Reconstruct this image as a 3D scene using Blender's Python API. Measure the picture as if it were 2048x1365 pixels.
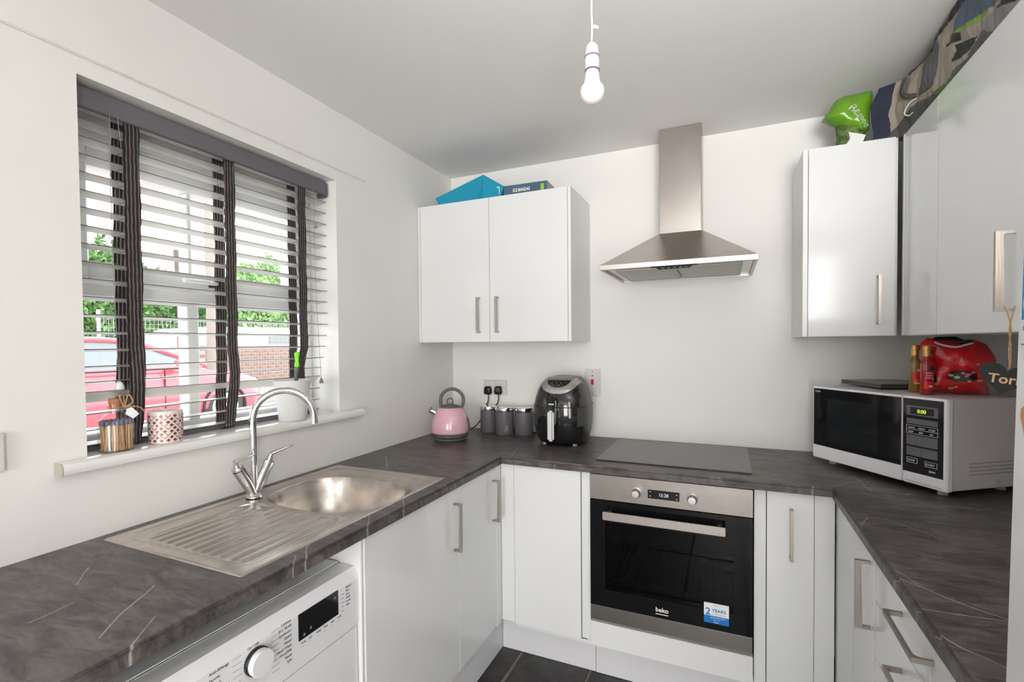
import bpy, bmesh, math, random
from mathutils import Vector, Matrix, noise
from mathutils.bvhtree import BVHTree
random.seed(7)
S = bpy.context.scene
for o in list(bpy.data.objects): bpy.data.objects.remove(o)
C = S.collection
PI = math.pi

# ---------------------------------------------------------------- camera, world, lights, exposure
cam = bpy.data.cameras.new('camera'); camo = bpy.data.objects.new('camera', cam); C.objects.link(camo)
FW = Vector((-0.40495, 0.91406, -0.02253)); RT = Vector((0.91434, 0.40486, -0.00887)); UP = Vector((-0.00102, 0.02419, 0.99971))
m = Matrix((RT, UP, -FW)).transposed().to_4x4(); m.translation = Vector((1.5046, -2.5171, 1.4079))
camo.matrix_world = m
cam.sensor_width = 36; cam.lens = 968.46 / 2048 * 36
cam.shift_x = (1024 - 1024.5) / 2048; cam.shift_y = (708.9 - 682.5) / 2048
cam.clip_start = 0.02
S.camera = camo
w = bpy.data.worlds.new('overcast_sky'); S.world = w; w.use_nodes = True
nt = w.node_tree; bg = nt.nodes['Background']
tc = nt.nodes.new('ShaderNodeTexCoord'); sp = nt.nodes.new('ShaderNodeSeparateXYZ'); cr = nt.nodes.new('ShaderNodeValToRGB')
nt.links.new(tc.outputs['Generated'], sp.inputs[0]); nt.links.new(sp.outputs['Z'], cr.inputs[0])
cr.color_ramp.elements[0].position = 0.0; cr.color_ramp.elements[0].color = (0.86, 0.88, 0.9, 1)
cr.color_ramp.elements[1].position = 0.6; cr.color_ramp.elements[1].color = (0.95, 0.97, 1, 1)
nt.links.new(cr.outputs[0], bg.inputs[0]); bg.inputs[1].default_value = 5.5

def area(name, loc, direction, sx, sy, power, col=(1, 1, 1), portal=False):
    l = bpy.data.lights.new(name, 'AREA'); l.shape = 'RECTANGLE'; l.size = sx; l.size_y = sy; l.energy = power; l.color = col
    o = bpy.data.objects.new(name, l); C.objects.link(o); o.location = loc
    o.rotation_euler = Vector(direction).to_track_quat('-Z', 'Y').to_euler()
    return o
# unseen fill lamps added behind the camera to even out the room light
area('rear_fill', (1.6, -6.95, 1.2), (-0.12, 1, 0.02), 1.5, 2.1, 112, (1.0, 0.985, 0.965))  # added rear lamp, brightens the back wall and the fronts facing it
area('ceiling_fill', (1.9, -3.0, 1.70), (-0.1, 0.95, 0.9), 0.5, 0.5, 20, (1.0, 0.98, 0.96)).data.spread = 1.75  # added lamp aimed up and forward to brighten the ceiling
area('right_fill', (2.40, -3.55, 1.25), (-0.36, 1.0, 0.0), 0.8, 1.9, 44, (1.0, 0.985, 0.965))  # added lamp for the left wall and left run; the right wall is solid
S.view_settings.view_transform = 'Standard'; S.view_settings.look = 'None'
S.view_settings.exposure = -0.08; S.view_settings.gamma = 1.0; S.view_settings.use_curve_mapping = False

# ---------------------------------------------------------------- materials
def N(nt, t, **k):
    n = nt.nodes.new(t)
    for a, b in k.items(): setattr(n, a, b)
    return n
def mat(name, col, rough=0.5, metal=0.0, coat=0.0, emit=0.0, bump=None, var=None, spec=0.5, alpha=1.0, stretch=(1, 1, 1), trans=0.0, ior=1.45):
    M = bpy.data.materials.new(name); M.use_nodes = True; nt = M.node_tree; b = nt.nodes['Principled BSDF']
    b.inputs['Base Color'].default_value = (*col, 1); b.inputs['Roughness'].default_value = rough; b.inputs['Metallic'].default_value = metal
    b.inputs['Coat Weight'].default_value = coat; b.inputs['Coat Roughness'].default_value = 0.06
    b.inputs['Specular IOR Level'].default_value = spec; b.inputs['Transmission Weight'].default_value = trans; b.inputs['IOR'].default_value = ior
    if emit: b.inputs['Emission Color'].default_value = (*col, 1); b.inputs['Emission Strength'].default_value = emit
    if bump or var:
        t = N(nt, 'ShaderNodeTexCoord'); mp = N(nt, 'ShaderNodeMapping'); mp.inputs['Scale'].default_value = stretch
        nt.links.new(t.outputs['Object'], mp.inputs[0])
    if bump:
        n = N(nt, 'ShaderNodeTexNoise'); n.inputs['Scale'].default_value = bump[0]; n.inputs['Detail'].default_value = 4
        nt.links.new(mp.outputs[0], n.inputs['Vector'])
        bp = N(nt, 'ShaderNodeBump'); bp.inputs['Strength'].default_value = bump[1]; bp.inputs['Distance'].default_value = 0.01
        nt.links.new(n.outputs['Fac'], bp.inputs['Height']); nt.links.new(bp.outputs[0], b.inputs['Normal'])
    if var:   # (scale, second colour)
        n = N(nt, 'ShaderNodeTexNoise'); n.inputs['Scale'].default_value = var[0]; n.inputs['Detail'].default_value = 6
        nt.links.new(mp.outputs[0], n.inputs['Vector'])
        r = N(nt, 'ShaderNodeValToRGB'); r.color_ramp.elements[0].position = 0.35; r.color_ramp.elements[1].position = 0.65
        r.color_ramp.elements[0].color = (*col, 1); r.color_ramp.elements[1].color = (*var[1], 1)
        nt.links.new(n.outputs['Fac'], r.inputs[0]); nt.links.new(r.outputs[0], b.inputs['Base Color'])
    return M
M = {}
M['wall'] = mat('painted_plaster_wall', (0.81, 0.80, 0.775), 0.6, bump=(9, 0.06), var=(1.6, (0.78, 0.77, 0.745)))
M['ceiling'] = mat('matt_ceiling_paint', (0.80, 0.79, 0.775), 0.8, bump=(5, 0.08))
M['sillpaint'] = mat('gloss_white_paint', (0.80, 0.79, 0.775), 0.18, coat=0.4, bump=(12, 0.08))
M['rawend'] = mat('raw_board_end', (0.42, 0.40, 0.33), 0.8, bump=(80, 0.3))
M['upvc'] = mat('white_upvc', (0.88, 0.89, 0.89), 0.25)
M['door'] = mat('gloss_white_door', (0.73, 0.74, 0.74), 0.13, coat=0.15)
M['carcass'] = mat('white_carcass_board', (0.76, 0.76, 0.755), 0.35)
M['plinth'] = mat('white_plinth_board', (0.70, 0.70, 0.72), 0.25)
M['nickel'] = mat('brushed_nickel', (0.42, 0.38, 0.34), 0.40, 1.0, bump=(300, 0.05), stretch=(1, 1, 0.05))
M['chrome'] = mat('polished_chrome', (0.72, 0.73, 0.74), 0.06, 1.0)
M['steel'] = mat('brushed_stainless_steel', (0.50, 0.465, 0.435), 0.27, 1.0, bump=(40, 0.04), var=(5, (0.43, 0.395, 0.365)), stretch=(1, 1, 1))
M['sinksteel'] = mat('worn_sink_steel', (0.64, 0.59, 0.55), 0.24, 1.0, bump=(60, 0.05), var=(30, (0.53, 0.48, 0.44)), stretch=(1, 0.25, 1))
M['lipsteel'] = mat('bright_steel_trim', (0.52, 0.49, 0.47), 0.42, 1.0)
M['valance'] = mat('charcoal_blind_valance', (0.135, 0.13, 0.145), 0.5)
M['slat'] = mat('pale_grey_wood_slat', (0.68, 0.66, 0.615), 0.35, bump=(30, 0.05), stretch=(8, 1, 1))
M['cord'] = mat('grey_blind_cord', (0.32, 0.30, 0.28), 0.8)
M['ovensteel'] = mat('brushed_oven_steel', (0.30, 0.28, 0.265), 0.36, 1.0, bump=(40, 0.04))
M['ovenbar'] = mat('satin_oven_bar', (0.40, 0.365, 0.35), 0.42, 1.0)
M['ovenblack'] = mat('black_oven_door_glass', (0.006, 0.006, 0.007), 0.08, spec=0.3)
M['blackplastic'] = mat('black_plastic', (0.012, 0.012, 0.013), 0.35)
M['blackgloss'] = mat('black_gloss_panel', (0.010, 0.010, 0.012), 0.06, coat=0.6)
M['white'] = mat('white_plastic', (0.78, 0.775, 0.77), 0.3)
M['whiteapp'] = mat('white_appliance_enamel', (0.74, 0.745, 0.765), 0.22, coat=0.2)
M['plate'] = mat('offwhite_switch_plate', (0.63, 0.61, 0.60), 0.35)
M['seam'] = mat('dark_seam', (0.10, 0.10, 0.10), 0.7)
M['print'] = mat('dark_grey_print', (0.10, 0.10, 0.11), 0.6)
M['greyprint'] = mat('pale_grey_print', (0.42, 0.42, 0.44), 0.6)
M['whiteprint'] = mat('white_print', (0.8, 0.8, 0.8), 0.5)
M['slate'] = mat('dark_slate_tile', (0.020, 0.020, 0.019), 0.42, bump=(14, 0.5), var=(9, (0.05, 0.048, 0.046)))
M['grout'] = mat('brown_grout', (0.21, 0.16, 0.125), 0.9, bump=(60, 0.4))
M['red'] = mat('red_rocker', (0.55, 0.01, 0.015), 0.3)
M['pink'] = mat('pink_enamel', (0.73, 0.43, 0.49), 0.16, coat=0.7)
M['kgrey'] = mat('dark_grey_kettle_plastic', (0.115, 0.112, 0.105), 0.4)
M['canister'] = mat('slate_grey_canister', (0.125, 0.12, 0.135), 0.42)
M['fryerside'] = mat('dark_grey_fryer_side', (0.055, 0.053, 0.050), 0.38)
M['silver'] = mat('silver_plastic', (0.45, 0.43, 0.41), 0.32, 0.6)
M['silverlight'] = mat('light_silver_handle', (0.60, 0.60, 0.60), 0.35, 0.35)
M['mwgrey'] = mat('silver_grey_case', (0.66, 0.625, 0.635), 0.4)
M['mwwhite'] = mat('white_fascia', (0.86, 0.85, 0.88), 0.3)
M['mwwin'] = mat('dark_mesh_window', (0.022, 0.026, 0.028), 0.12, coat=0.5, var=(400, (0.012, 0.014, 0.016)))
M['btn'] = mat('grey_button', (0.13, 0.13, 0.135), 0.5)
M['led'] = mat('green_led', (0.55, 0.80, 0.05), 0.4, emit=0.7)
M['ledwhite'] = mat('white_led', (0.55, 0.55, 0.75), 0.4, emit=0.5)
M['teal'] = mat('teal_card', (0.006, 0.27, 0.42), 0.45)
M['gamebox'] = mat('slate_blue_box', (0.055, 0.115, 0.175), 0.45)
M['boxside'] = mat('grey_box_side', (0.35, 0.34, 0.33), 0.6)
M['lime'] = mat('lime_green_print', (0.28, 0.52, 0.03), 0.5)
M['greenbag'] = mat('glossy_green_plastic_bag', (0.13, 0.32, 0.012), 0.22, coat=0.5, bump=(18, 0.25), var=(9, (0.09, 0.24, 0.010)))
M['paper'] = mat('white_paper', (0.72, 0.72, 0.71), 0.6)
M['leafy'] = mat('dark_green_foliage_print', (0.03, 0.07, 0.012), 0.6, var=(60, (0.15, 0.22, 0.05)))
for k, c in dict(beige=(0.33, 0.285, 0.235), navy=(0.018, 0.025, 0.05), black=(0.008, 0.008, 0.009), greyp=(0.12, 0.115, 0.135), denim=(0.065, 0.10, 0.16), limep=(0.20, 0.32, 0.05), dgrey=(0.075, 0.075, 0.078), olive=(0.085, 0.15, 0.03), greyr=(0.21, 0.205, 0.22)).items():
    M[k] = mat('woven_bag_' + k, c, 0.5, bump=(25, 0.15), var=(6, tuple(x * 0.75 for x in c)))
M['redbag'] = mat('glossy_red_foil_bag', (0.72, 0.010, 0.020), 0.24, coat=0.5, bump=(22, 0.5), var=(12, (0.50, 0.005, 0.012)))
M['gold'] = mat('gold_cap', (0.62, 0.36, 0.10), 0.3, 0.8)
M['goldprint'] = mat('gold_print', (0.62, 0.45, 0.20), 0.4)
M['amber'] = mat('amber_sauce_glass', (0.22, 0.13, 0.022), 0.12, coat=0.6)
M['redsauce'] = mat('red_sauce_glass', (0.33, 0.008, 0.014), 0.12, coat=0.6)
M['orangelabel'] = mat('orange_red_label', (0.80, 0.09, 0.03), 0.4)
M['pinklabel'] = mat('pink_print', (0.72, 0.16, 0.22), 0.4)
M['redlabel'] = mat('red_label', (0.75, 0.015, 0.02), 0.4)
M['clearglass'] = None
M['twine'] = mat('jute_twine', (0.42, 0.27, 0.15), 0.9, bump=(200, 0.6))
M['slateheart'] = mat('black_slate_heart', (0.014, 0.016, 0.017), 0.6)
M['cork'] = mat('cork', (0.38, 0.15, 0.07), 0.8, bump=(120, 0.4))
M['match'] = mat('match_wood', (0.70, 0.44, 0.24), 0.7)
M['matchhead'] = mat('lilac_match_head', (0.20, 0.18, 0.26), 0.6)
M['copper'] = mat('rose_gold_foil', (0.30, 0.13, 0.085), 0.35, 0.6)
M['frost'] = mat('pale_pink_glass', (0.80, 0.68, 0.66), 0.2, coat=0.5)
M['potwhite'] = mat('white_pot_plastic', (0.72, 0.72, 0.715), 0.35)
M['brushgreen'] = mat('bright_green_grip', (0.22, 0.72, 0.01), 0.35)
M['brushgrey'] = mat('dark_grey_neck', (0.10, 0.10, 0.10), 0.4)
M['laptop'] = mat('dark_laptop_shell', (0.10, 0.095, 0.09), 0.25, 0.3)
M['blueprint'] = mat('blue_label', (0.01, 0.17, 0.50), 0.4)
M['cyanprint'] = mat('pale_cyan_print', (0.30, 0.60, 0.75), 0.4)
M['orange'] = mat('tan_wood_magnet', (0.52, 0.27, 0.13), 0.6)
M['filter'] = mat('grey_mesh_filter', (0.60, 0.57, 0.51), 0.5, 0.1, bump=(150, 0.3))
M['bluefilm'] = mat('blue_protective_film', (0.12, 0.27, 0.38), 0.3)
M['bulbglass'] = mat('frosted_bulb', (0.80, 0.80, 0.79), 0.25)
M['hob'] = mat('black_ceramic_glass', (0.035, 0.033, 0.032), 0.12, bump=(3, 0.02), coat=0.0)
M['ovendark'] = mat('black_oven_enamel', (0.012, 0.012, 0.013), 0.5)
M['ovenwire'] = mat('oven_rack_wire', (0.38, 0.36, 0.28), 0.4, 0.8)
# outdoors
M['asphalt'] = mat('grey_asphalt', (0.30, 0.30, 0.31), 0.9, bump=(40, 0.2), var=(3, (0.36, 0.36, 0.36)))
M['carred'] = mat('red_car_paint', (0.66, 0.10, 0.12), 0.12, coat=0.8)
M['carglass'] = mat('car_glass', (0.17, 0.19, 0.20), 0.05, coat=0.8)
M['tyre'] = mat('tyre_rubber', (0.05, 0.05, 0.05), 0.8)
M['alloy'] = mat('alloy_wheel', (0.62, 0.63, 0.65), 0.3, 0.4)
M['vanwhite'] = mat('white_van_paint', (0.82, 0.83, 0.84), 0.2, coat=0.5)
M['taillight'] = mat('tail_light_red', (0.55, 0.02, 0.03), 0.2)
M['brick'] = mat('red_brown_brick', (0.26, 0.14, 0.11), 0.9, bump=(20, 0.3), var=(6, (0.34, 0.21, 0.17)))
M['mortar'] = mat('pale_mortar', (0.45, 0.41, 0.37), 0.9)
M['wire'] = mat('galvanised_wire', (0.40, 0.42, 0.42), 0.5, 0.3)
M['bark'] = mat('tree_bark', (0.13, 0.105, 0.085), 0.9, bump=(12, 0.6))
M['palebark'] = mat('pale_weathered_post', (0.27, 0.24, 0.21), 0.8, bump=(12, 0.3))
M['leaf1'] = mat('mid_green_leaf', (0.16, 0.29, 0.09), 0.6, var=(2.0, (0.05, 0.12, 0.035)))
M['leaf2'] = mat('pale_green_leaf', (0.34, 0.50, 0.22), 0.6, var=(2.0, (0.22, 0.36, 0.15)))

def glass_mat(name, tint=(1, 1, 1), fac=0.08, rough=0.0):
    g = bpy.data.materials.new(name); g.use_nodes = True; nt = g.node_tree; nt.nodes.clear()
    out = N(nt, 'ShaderNodeOutputMaterial'); mx = N(nt, 'ShaderNodeMixShader'); tr = N(nt, 'ShaderNodeBsdfTransparent'); gl = N(nt, 'ShaderNodeBsdfGlossy')
    fr = N(nt, 'ShaderNodeLayerWeight'); pw_ = N(nt, 'ShaderNodeMath', operation='POWER'); pw_.inputs[1].default_value = 4.0; ad = N(nt, 'ShaderNodeMath', operation='MULTIPLY_ADD'); ad.inputs[1].default_value = 0.45; ad.inputs[2].default_value = 0.02 + fac
    gl.inputs['Roughness'].default_value = rough; tr.inputs[0].default_value = (*tint, 1); nt.links.new(fr.outputs['Facing'], pw_.inputs[0])
    nt.links.new(pw_.outputs[0], ad.inputs[0]); nt.links.new(ad.outputs[0], mx.inputs[0]); nt.links.new(tr.outputs[0], mx.inputs[1]); nt.links.new(gl.outputs[0], mx.inputs[2]); nt.links.new(mx.outputs[0], out.inputs[0])
    return g
M['pane'] = glass_mat('clear_window_glass', (0.97, 0.985, 0.98), 0.0)
M['clearglass'] = glass_mat('clear_jar_glass', (0.98, 0.985, 0.985), 0.02)
M['ovenglass'] = glass_mat('smoked_oven_glass', (0.30, 0.31, 0.31), 0.01)

def tape_material():      # woven ladder tape: dark ground with fine pale lengthwise stripes, across = object Y
    m_ = mat('striped_ladder_tape', (0.05, 0.045, 0.05), 0.8); nt = m_.node_tree; b = nt.nodes['Principled BSDF']
    t = N(nt, 'ShaderNodeTexCoord'); s_ = N(nt, 'ShaderNodeSeparateXYZ'); nt.links.new(t.outputs['Object'], s_.inputs[0])
    mu = N(nt, 'ShaderNodeMath', operation='MULTIPLY'); mu.inputs[1].default_value = 640; nt.links.new(s_.outputs['Y'], mu.inputs[0])
    si = N(nt, 'ShaderNodeMath', operation='SINE'); nt.links.new(mu.outputs[0], si.inputs[0])
    n = N(nt, 'ShaderNodeTexNoise'); n.inputs['Scale'].default_value = 60; nt.links.new(t.outputs['Object'], n.inputs['Vector'])
    ad = N(nt, 'ShaderNodeMath', operation='ADD'); nt.links.new(si.outputs[0], ad.inputs[0]); nt.links.new(n.outputs['Fac'], ad.inputs[1])
    r = N(nt, 'ShaderNodeValToRGB'); e = r.color_ramp.elements
    e[0].position = 0.0; e[0].color = (0.055, 0.047, 0.05, 1); e[1].position = 1.0; e[1].color = (0.36, 0.31, 0.30, 1)
    x = e.new(0.55); x.color = (0.075, 0.062, 0.068, 1)
    sc = N(nt, 'ShaderNodeMath', operation='MULTIPLY'); sc.inputs[1].default_value = 0.68; nt.links.new(ad.outputs[0], sc.inputs[0])
    nt.links.new(sc.outputs[0], r.inputs[0]); nt.links.new(r.outputs[0], b.inputs['Base Color'])
    return m_
M['tape'] = tape_material()

def worktop_material():
    m_ = mat('dark_stone_laminate', (0.08, 0.07, 0.07), 0.36, spec=0.45); nt = m_.node_tree; b = nt.nodes['Principled BSDF']; L = nt.links
    t = N(nt, 'ShaderNodeTexCoord')
    mp = N(nt, 'ShaderNodeMapping'); mp.inputs['Scale'].default_value = (3.0, 9.0, 6.0); mp.inputs['Rotation'].default_value = (0, 0, 0.5); L.new(t.outputs['Object'], mp.inputs[0])
    n = N(nt, 'ShaderNodeTexNoise'); n.inputs['Scale'].default_value = 3.4; n.inputs['Detail'].default_value = 9; n.inputs['Roughness'].default_value = 0.72; n.inputs['Distortion'].default_value = 0.8
    L.new(mp.outputs[0], n.inputs['Vector'])
    r = N(nt, 'ShaderNodeValToRGB'); e = r.color_ramp.elements; e[0].position = 0.34; e[0].color = (0.030, 0.026, 0.026, 1); e[1].position = 0.66; e[1].color = (0.150, 0.132, 0.127, 1)
    x = e.new(0.46); x.color = (0.068, 0.058, 0.057, 1)
    L.new(n.outputs['Fac'], r.inputs[0])
    # pale mineral veins of the laminate pattern: (x0, y0, x1, y1) on the worktop plan
    VE = [(0.415, -1.91, 0.47, -1.994), (0.47, -1.994, 0.525, -2.059), (0.538, -1.978, 0.635, -2.08), (0.552, -1.627, 0.628, -1.719), (0.57, -1.687, 0.635, -1.755), (0.548, -1.403, 0.608, -1.478), (0.549, -1.234, 0.63, -1.355), (0.116, -0.785, 0.26, -0.951), (0.603, -0.4, 0.632, -0.559), (0.627, -0.582, 0.872, -0.394), (0.455, -0.2, 0.607, -0.342), (0.846, -0.61, 0.849, -0.688), (1.737, -0.613, 1.71, -0.696), (1.779, -0.596, 1.751, -0.68), (1.82, -0.592, 1.987, -0.399), (1.928, -0.387, 1.941, -0.584), (2.029, -0.594, 2.096, -0.527), (1.909, -0.883, 1.995, -0.996), (1.834, -0.96, 1.866, -0.884), (1.822, -1.268, 1.892, -1.337), (1.892, -1.337, 2.0, -1.42), (1.837, -1.234, 1.859, -1.293), (1.825, -1.403, 1.97, -1.397), (1.831, -1.488, 1.852, -1.523), (1.852, -1.523, 1.93, -1.58), (2.185, -0.63, 2.231, -0.698), (0.259, -1.971, 0.19, -1.919), (0.35, -2.08, 0.342, -2.01)]
    nz = N(nt, 'ShaderNodeTexNoise'); nz.inputs['Scale'].default_value = 9; nz.inputs['Detail'].default_value = 3; fz_ = N(nt, 'ShaderNodeVectorMath', operation='MULTIPLY'); fz_.inputs[1].default_value = (1, 1, 0); L.new(t.outputs['Object'], fz_.inputs[0]); L.new(fz_.outputs[0], nz.inputs['Vector'])
    def VM(op, a, b):
        v = N(nt, 'ShaderNodeVectorMath', operation=op)
        for k, q in ((0, a), (1, b)):
            if q is None: continue
            if isinstance(q, tuple): v.inputs[k].default_value = q
            else: L.new(q, v.inputs[k])
        return v
    flatp = VM('MULTIPLY', t.outputs['Object'], (1, 1, 0)); nd = VM('SUBTRACT', nz.outputs['Color'], (0.5, 0.5, 0.5)); nd2 = VM('MULTIPLY', nd.outputs[0], (0.022, 0.022, 0))
    P = VM('ADD', flatp.outputs[0], nd2.outputs[0]).outputs[0]; dmin = None
    for x0, y0, x1, y1 in VE:
        ba = (x1 - x0, y1 - y0, 0); l2 = ba[0] ** 2 + ba[1] ** 2
        pa = VM('SUBTRACT', P, (x0, y0, 0)); h = VM('DOT_PRODUCT', pa.outputs[0], (ba[0] / l2, ba[1] / l2, 0))
        cl = N(nt, 'ShaderNodeClamp'); L.new(h.outputs['Value'], cl.inputs['Value'])
        sc_ = N(nt, 'ShaderNodeVectorMath', operation='SCALE'); sc_.inputs[0].default_value = ba; L.new(cl.outputs[0], sc_.inputs['Scale'])
        d_ = VM('DISTANCE', pa.outputs[0], sc_.outputs[0]).outputs['Value']
        if dmin is None: dmin = d_
        else:
            mn = N(nt, 'ShaderNodeMath', operation='MINIMUM'); L.new(dmin, mn.inputs[0]); L.new(d_, mn.inputs[1]); dmin = mn.outputs[0]
    k2 = N(nt, 'ShaderNodeTexNoise'); k2.inputs['Scale'].default_value = 30; L.new(t.outputs['Object'], k2.inputs['Vector'])
    wd = N(nt, 'ShaderNodeMath', operation='MULTIPLY'); wd.inputs[1].default_value = 0.0040; L.new(k2.outputs['Fac'], wd.inputs[0])
    lt = N(nt, 'ShaderNodeMapRange'); lt.inputs['From Min'].default_value = 0; L.new(wd.outputs[0], lt.inputs['From Max']); lt.inputs['To Min'].default_value = 1; lt.inputs['To Max'].default_value = 0; L.new(dmin, lt.inputs['Value'])
    mxm = lt
    mm = N(nt, 'ShaderNodeMath', operation='MULTIPLY'); mm.inputs[1].default_value = 0.9; L.new(mxm.outputs[0], mm.inputs[0])
    mix = N(nt, 'ShaderNodeMix', data_type='RGBA'); L.new(mm.outputs[0], mix.inputs['Factor']); L.new(r.outputs[0], mix.inputs['A']); mix.inputs['B'].default_value = (0.45, 0.40, 0.38, 1)
    L.new(mix.outputs['Result'], b.inputs['Base Color'])
    bp = N(nt, 'ShaderNodeBump'); bp.inputs['Strength'].default_value = 0.12; bp.inputs['Distance'].default_value = 0.004; L.new(n.outputs['Fac'], bp.inputs['Height']); L.new(bp.outputs[0], b.inputs['Normal'])
    return m_
M['worktop'] = worktop_material()

# ---------------------------------------------------------------- geometry helpers
def box(bm, x0, x1, y0, y1, z0, z1, bev=0.0, mi=0, seg=1):
    vs = [bm.verts.new(p) for p in ((x0, y0, z0), (x1, y0, z0), (x1, y1, z0), (x0, y1, z0), (x0, y0, z1), (x1, y0, z1), (x1, y1, z1), (x0, y1, z1))]
    fs = [bm.faces.new([vs[i] for i in f]) for f in ((0, 3, 2, 1), (4, 5, 6, 7), (0, 1, 5, 4), (1, 2, 6, 5), (2, 3, 7, 6), (3, 0, 4, 7))]
    for f in fs: f.material_index = mi
    if bev > 0:
        es = list({e for f in fs for e in f.edges})
        r = bmesh.ops.bevel(bm, geom=es, offset=bev, segments=seg, affect='EDGES', clamp_overlap=True)
        for f in r['faces']: f.material_index = mi
    return vs
def loft(bm, rings, cap=True, mi=0, closed=True):
    R = [[bm.verts.new(p) for p in r] for r in rings]
    n = len(R[0])
    for a, b in zip(R[:-1], R[1:]):
        for i in range(n if closed else n - 1):
            j = (i + 1) % n
            f = bm.faces.new((a[i], a[j], b[j], b[i])); f.smooth = True; f.material_index = mi
    if cap and closed:
        f = bm.faces.new(list(reversed(R[0]))); f.material_index = mi
        f = bm.faces.new(R[-1]); f.material_index = mi
    return R
def lathe(bm, prof, n=32, c=(0, 0, 0), axis='z', mi=0, cap=True):
    rings = []
    for r, z in prof:
        ring = []
        for i in range(n):
            a = 2 * PI * i / n
            p = (r * math.cos(a), r * math.sin(a), z)
            if axis == 'x': p = (p[2], p[0], p[1])
            if axis == 'y': p = (p[1], p[2], p[0])
            ring.append((p[0] + c[0], p[1] + c[1], p[2] + c[2]))
        rings.append(ring)
    return loft(bm, rings, cap, mi)
def smooth_path(pts, k=6):
    pts = [Vector(p) for p in pts]; out = []
    P = [2 * pts[0] - pts[1]] + pts + [2 * pts[-1] - pts[-2]]
    for i in range(1, len(P) - 2):
        for s in range(k):
            t = s / k; a, b, c_, d = P[i - 1], P[i], P[i + 1], P[i + 2]
            out.append(0.5 * ((2 * b) + (c_ - a) * t + (2 * a - 5 * b + 4 * c_ - d) * t * t + (3 * b - a - 3 * c_ + d) * t ** 3))
    out.append(pts[-1]); return out
def tube(bm, pts, r, n=10, mi=0, flat=1.0, closed=False):
    pts = [Vector(p) for p in pts]; rings = []; up = None
    for i, p in enumerate(pts):
        if closed: d = (pts[(i + 1) % len(pts)] - pts[i - 1]).normalized()
        else: d = (pts[min(i + 1, len(pts) - 1)] - pts[max(i - 1, 0)]).normalized()
        if up is None:
            up = Vector((0, 0, 1)) if abs(d.z) < 0.9 else Vector((0, 1, 0))
        x = d.cross(up)
        if x.length < 1e-5: x = d.orthogonal()
        x.normalize(); y = x.cross(d).normalized(); up = y
        rr = r[i] if isinstance(r, (list, tuple)) else r
        rings.append([p + x * rr * math.cos(2 * PI * k / n) + y * rr * flat * math.sin(2 * PI * k / n) for k in range(n)])
    if closed: rings.append(rings[0])
    loft(bm, rings, cap=not closed, mi=mi)
def sweep_rect(bm, pts, wdt, thk, up=(0, 0, 1), mi=0):
    """flat bar along pts: wdt along the cross direction, thk along up"""
    pts = [Vector(p) for p in pts]; up = Vector(up); rings = []
    for i, p in enumerate(pts):
        d = (pts[min(i + 1, len(pts) - 1)] - pts[max(i - 1, 0)]).normalized()
        x = d.cross(up).normalized(); y = x.cross(d).normalized()
        rings.append([p + x * wdt / 2 + y * thk / 2, p - x * wdt / 2 + y * thk / 2, p - x * wdt / 2 - y * thk / 2, p + x * wdt / 2 - y * thk / 2])
    loft(bm, rings, mi=mi)
def prism(bm, poly, y0, y1, mi=0, axis='y'):
    def P(a, b, c_): return {'y': (a, c_, b), 'x': (c_, a, b), 'z': (a, b, c_)}[axis]
    A = [bm.verts.new(P(a, b, y0)) for a, b in poly]; B = [bm.verts.new(P(a, b, y1)) for a, b in poly]
    n = len(poly)
    fs = [bm.faces.new(A), bm.faces.new(list(reversed(B)))]
    for i in range(n): fs.append(bm.faces.new((A[i], B[i], B[(i + 1) % n], A[(i + 1) % n])))
    for f in fs: f.material_index = mi
    return fs
def mesh_of(bm, name, smooth=None):
    bmesh.ops.recalc_face_normals(bm, faces=bm.faces)
    me = bpy.data.meshes.new(name); bm.to_mesh(me); bm.free()
    if smooth is True:
        for p in me.polygons: p.use_smooth = True
    return me
PRINTS = {'touch_symbols', 'printed_programme_names', 'panel_markings', 'button_legends', 'screws', 'screws_and_neon', 'small_print', 'gold_lettering', 'lettering', 'number_lettering', 'clock_digits', 'maker_lettering', 'name_lettering', 'lamp_slots', 'vent_slots'}
def ob(name, bm, mats, parent=None, loc=None, rot=None, smooth=None, kind=None, label=None):
    me = bm if isinstance(bm, bpy.types.Mesh) else mesh_of(bm, name, smooth)
    if not isinstance(mats, (list, tuple)): mats = [mats]
    if not me.materials:
        for m_ in mats: me.materials.append(M[m_] if isinstance(m_, str) else m_)
    o = bpy.data.objects.new(name, me); C.objects.link(o)
    if parent: o.parent = parent
    if loc: o.location = loc
    if rot: o.rotation_euler = rot
    if kind or name in PRINTS: o['kind'] = 'stuff'
    if label: o['label'] = label
    if smooth is True or smooth == 'auto':
        try: me.set_sharp_from_angle(angle=math.radians(38))
        except Exception: pass
    return o
def thing(name, label, cat, loc=(0, 0, 0), rz=0, group=None):
    o = bpy.data.objects.new(name, None); C.objects.link(o); o.empty_display_size = 0.05
    o.location = loc; o.rotation_euler = (0, 0, rz); o['label'] = label; o['category'] = cat
    if group: o['group'] = group
    return o
def tag(o, label, cat, group=None):
    o['label'] = label; o['category'] = cat
    if group: o['group'] = group
    return o
def B(): return bmesh.new()
_fc = {}
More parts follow.
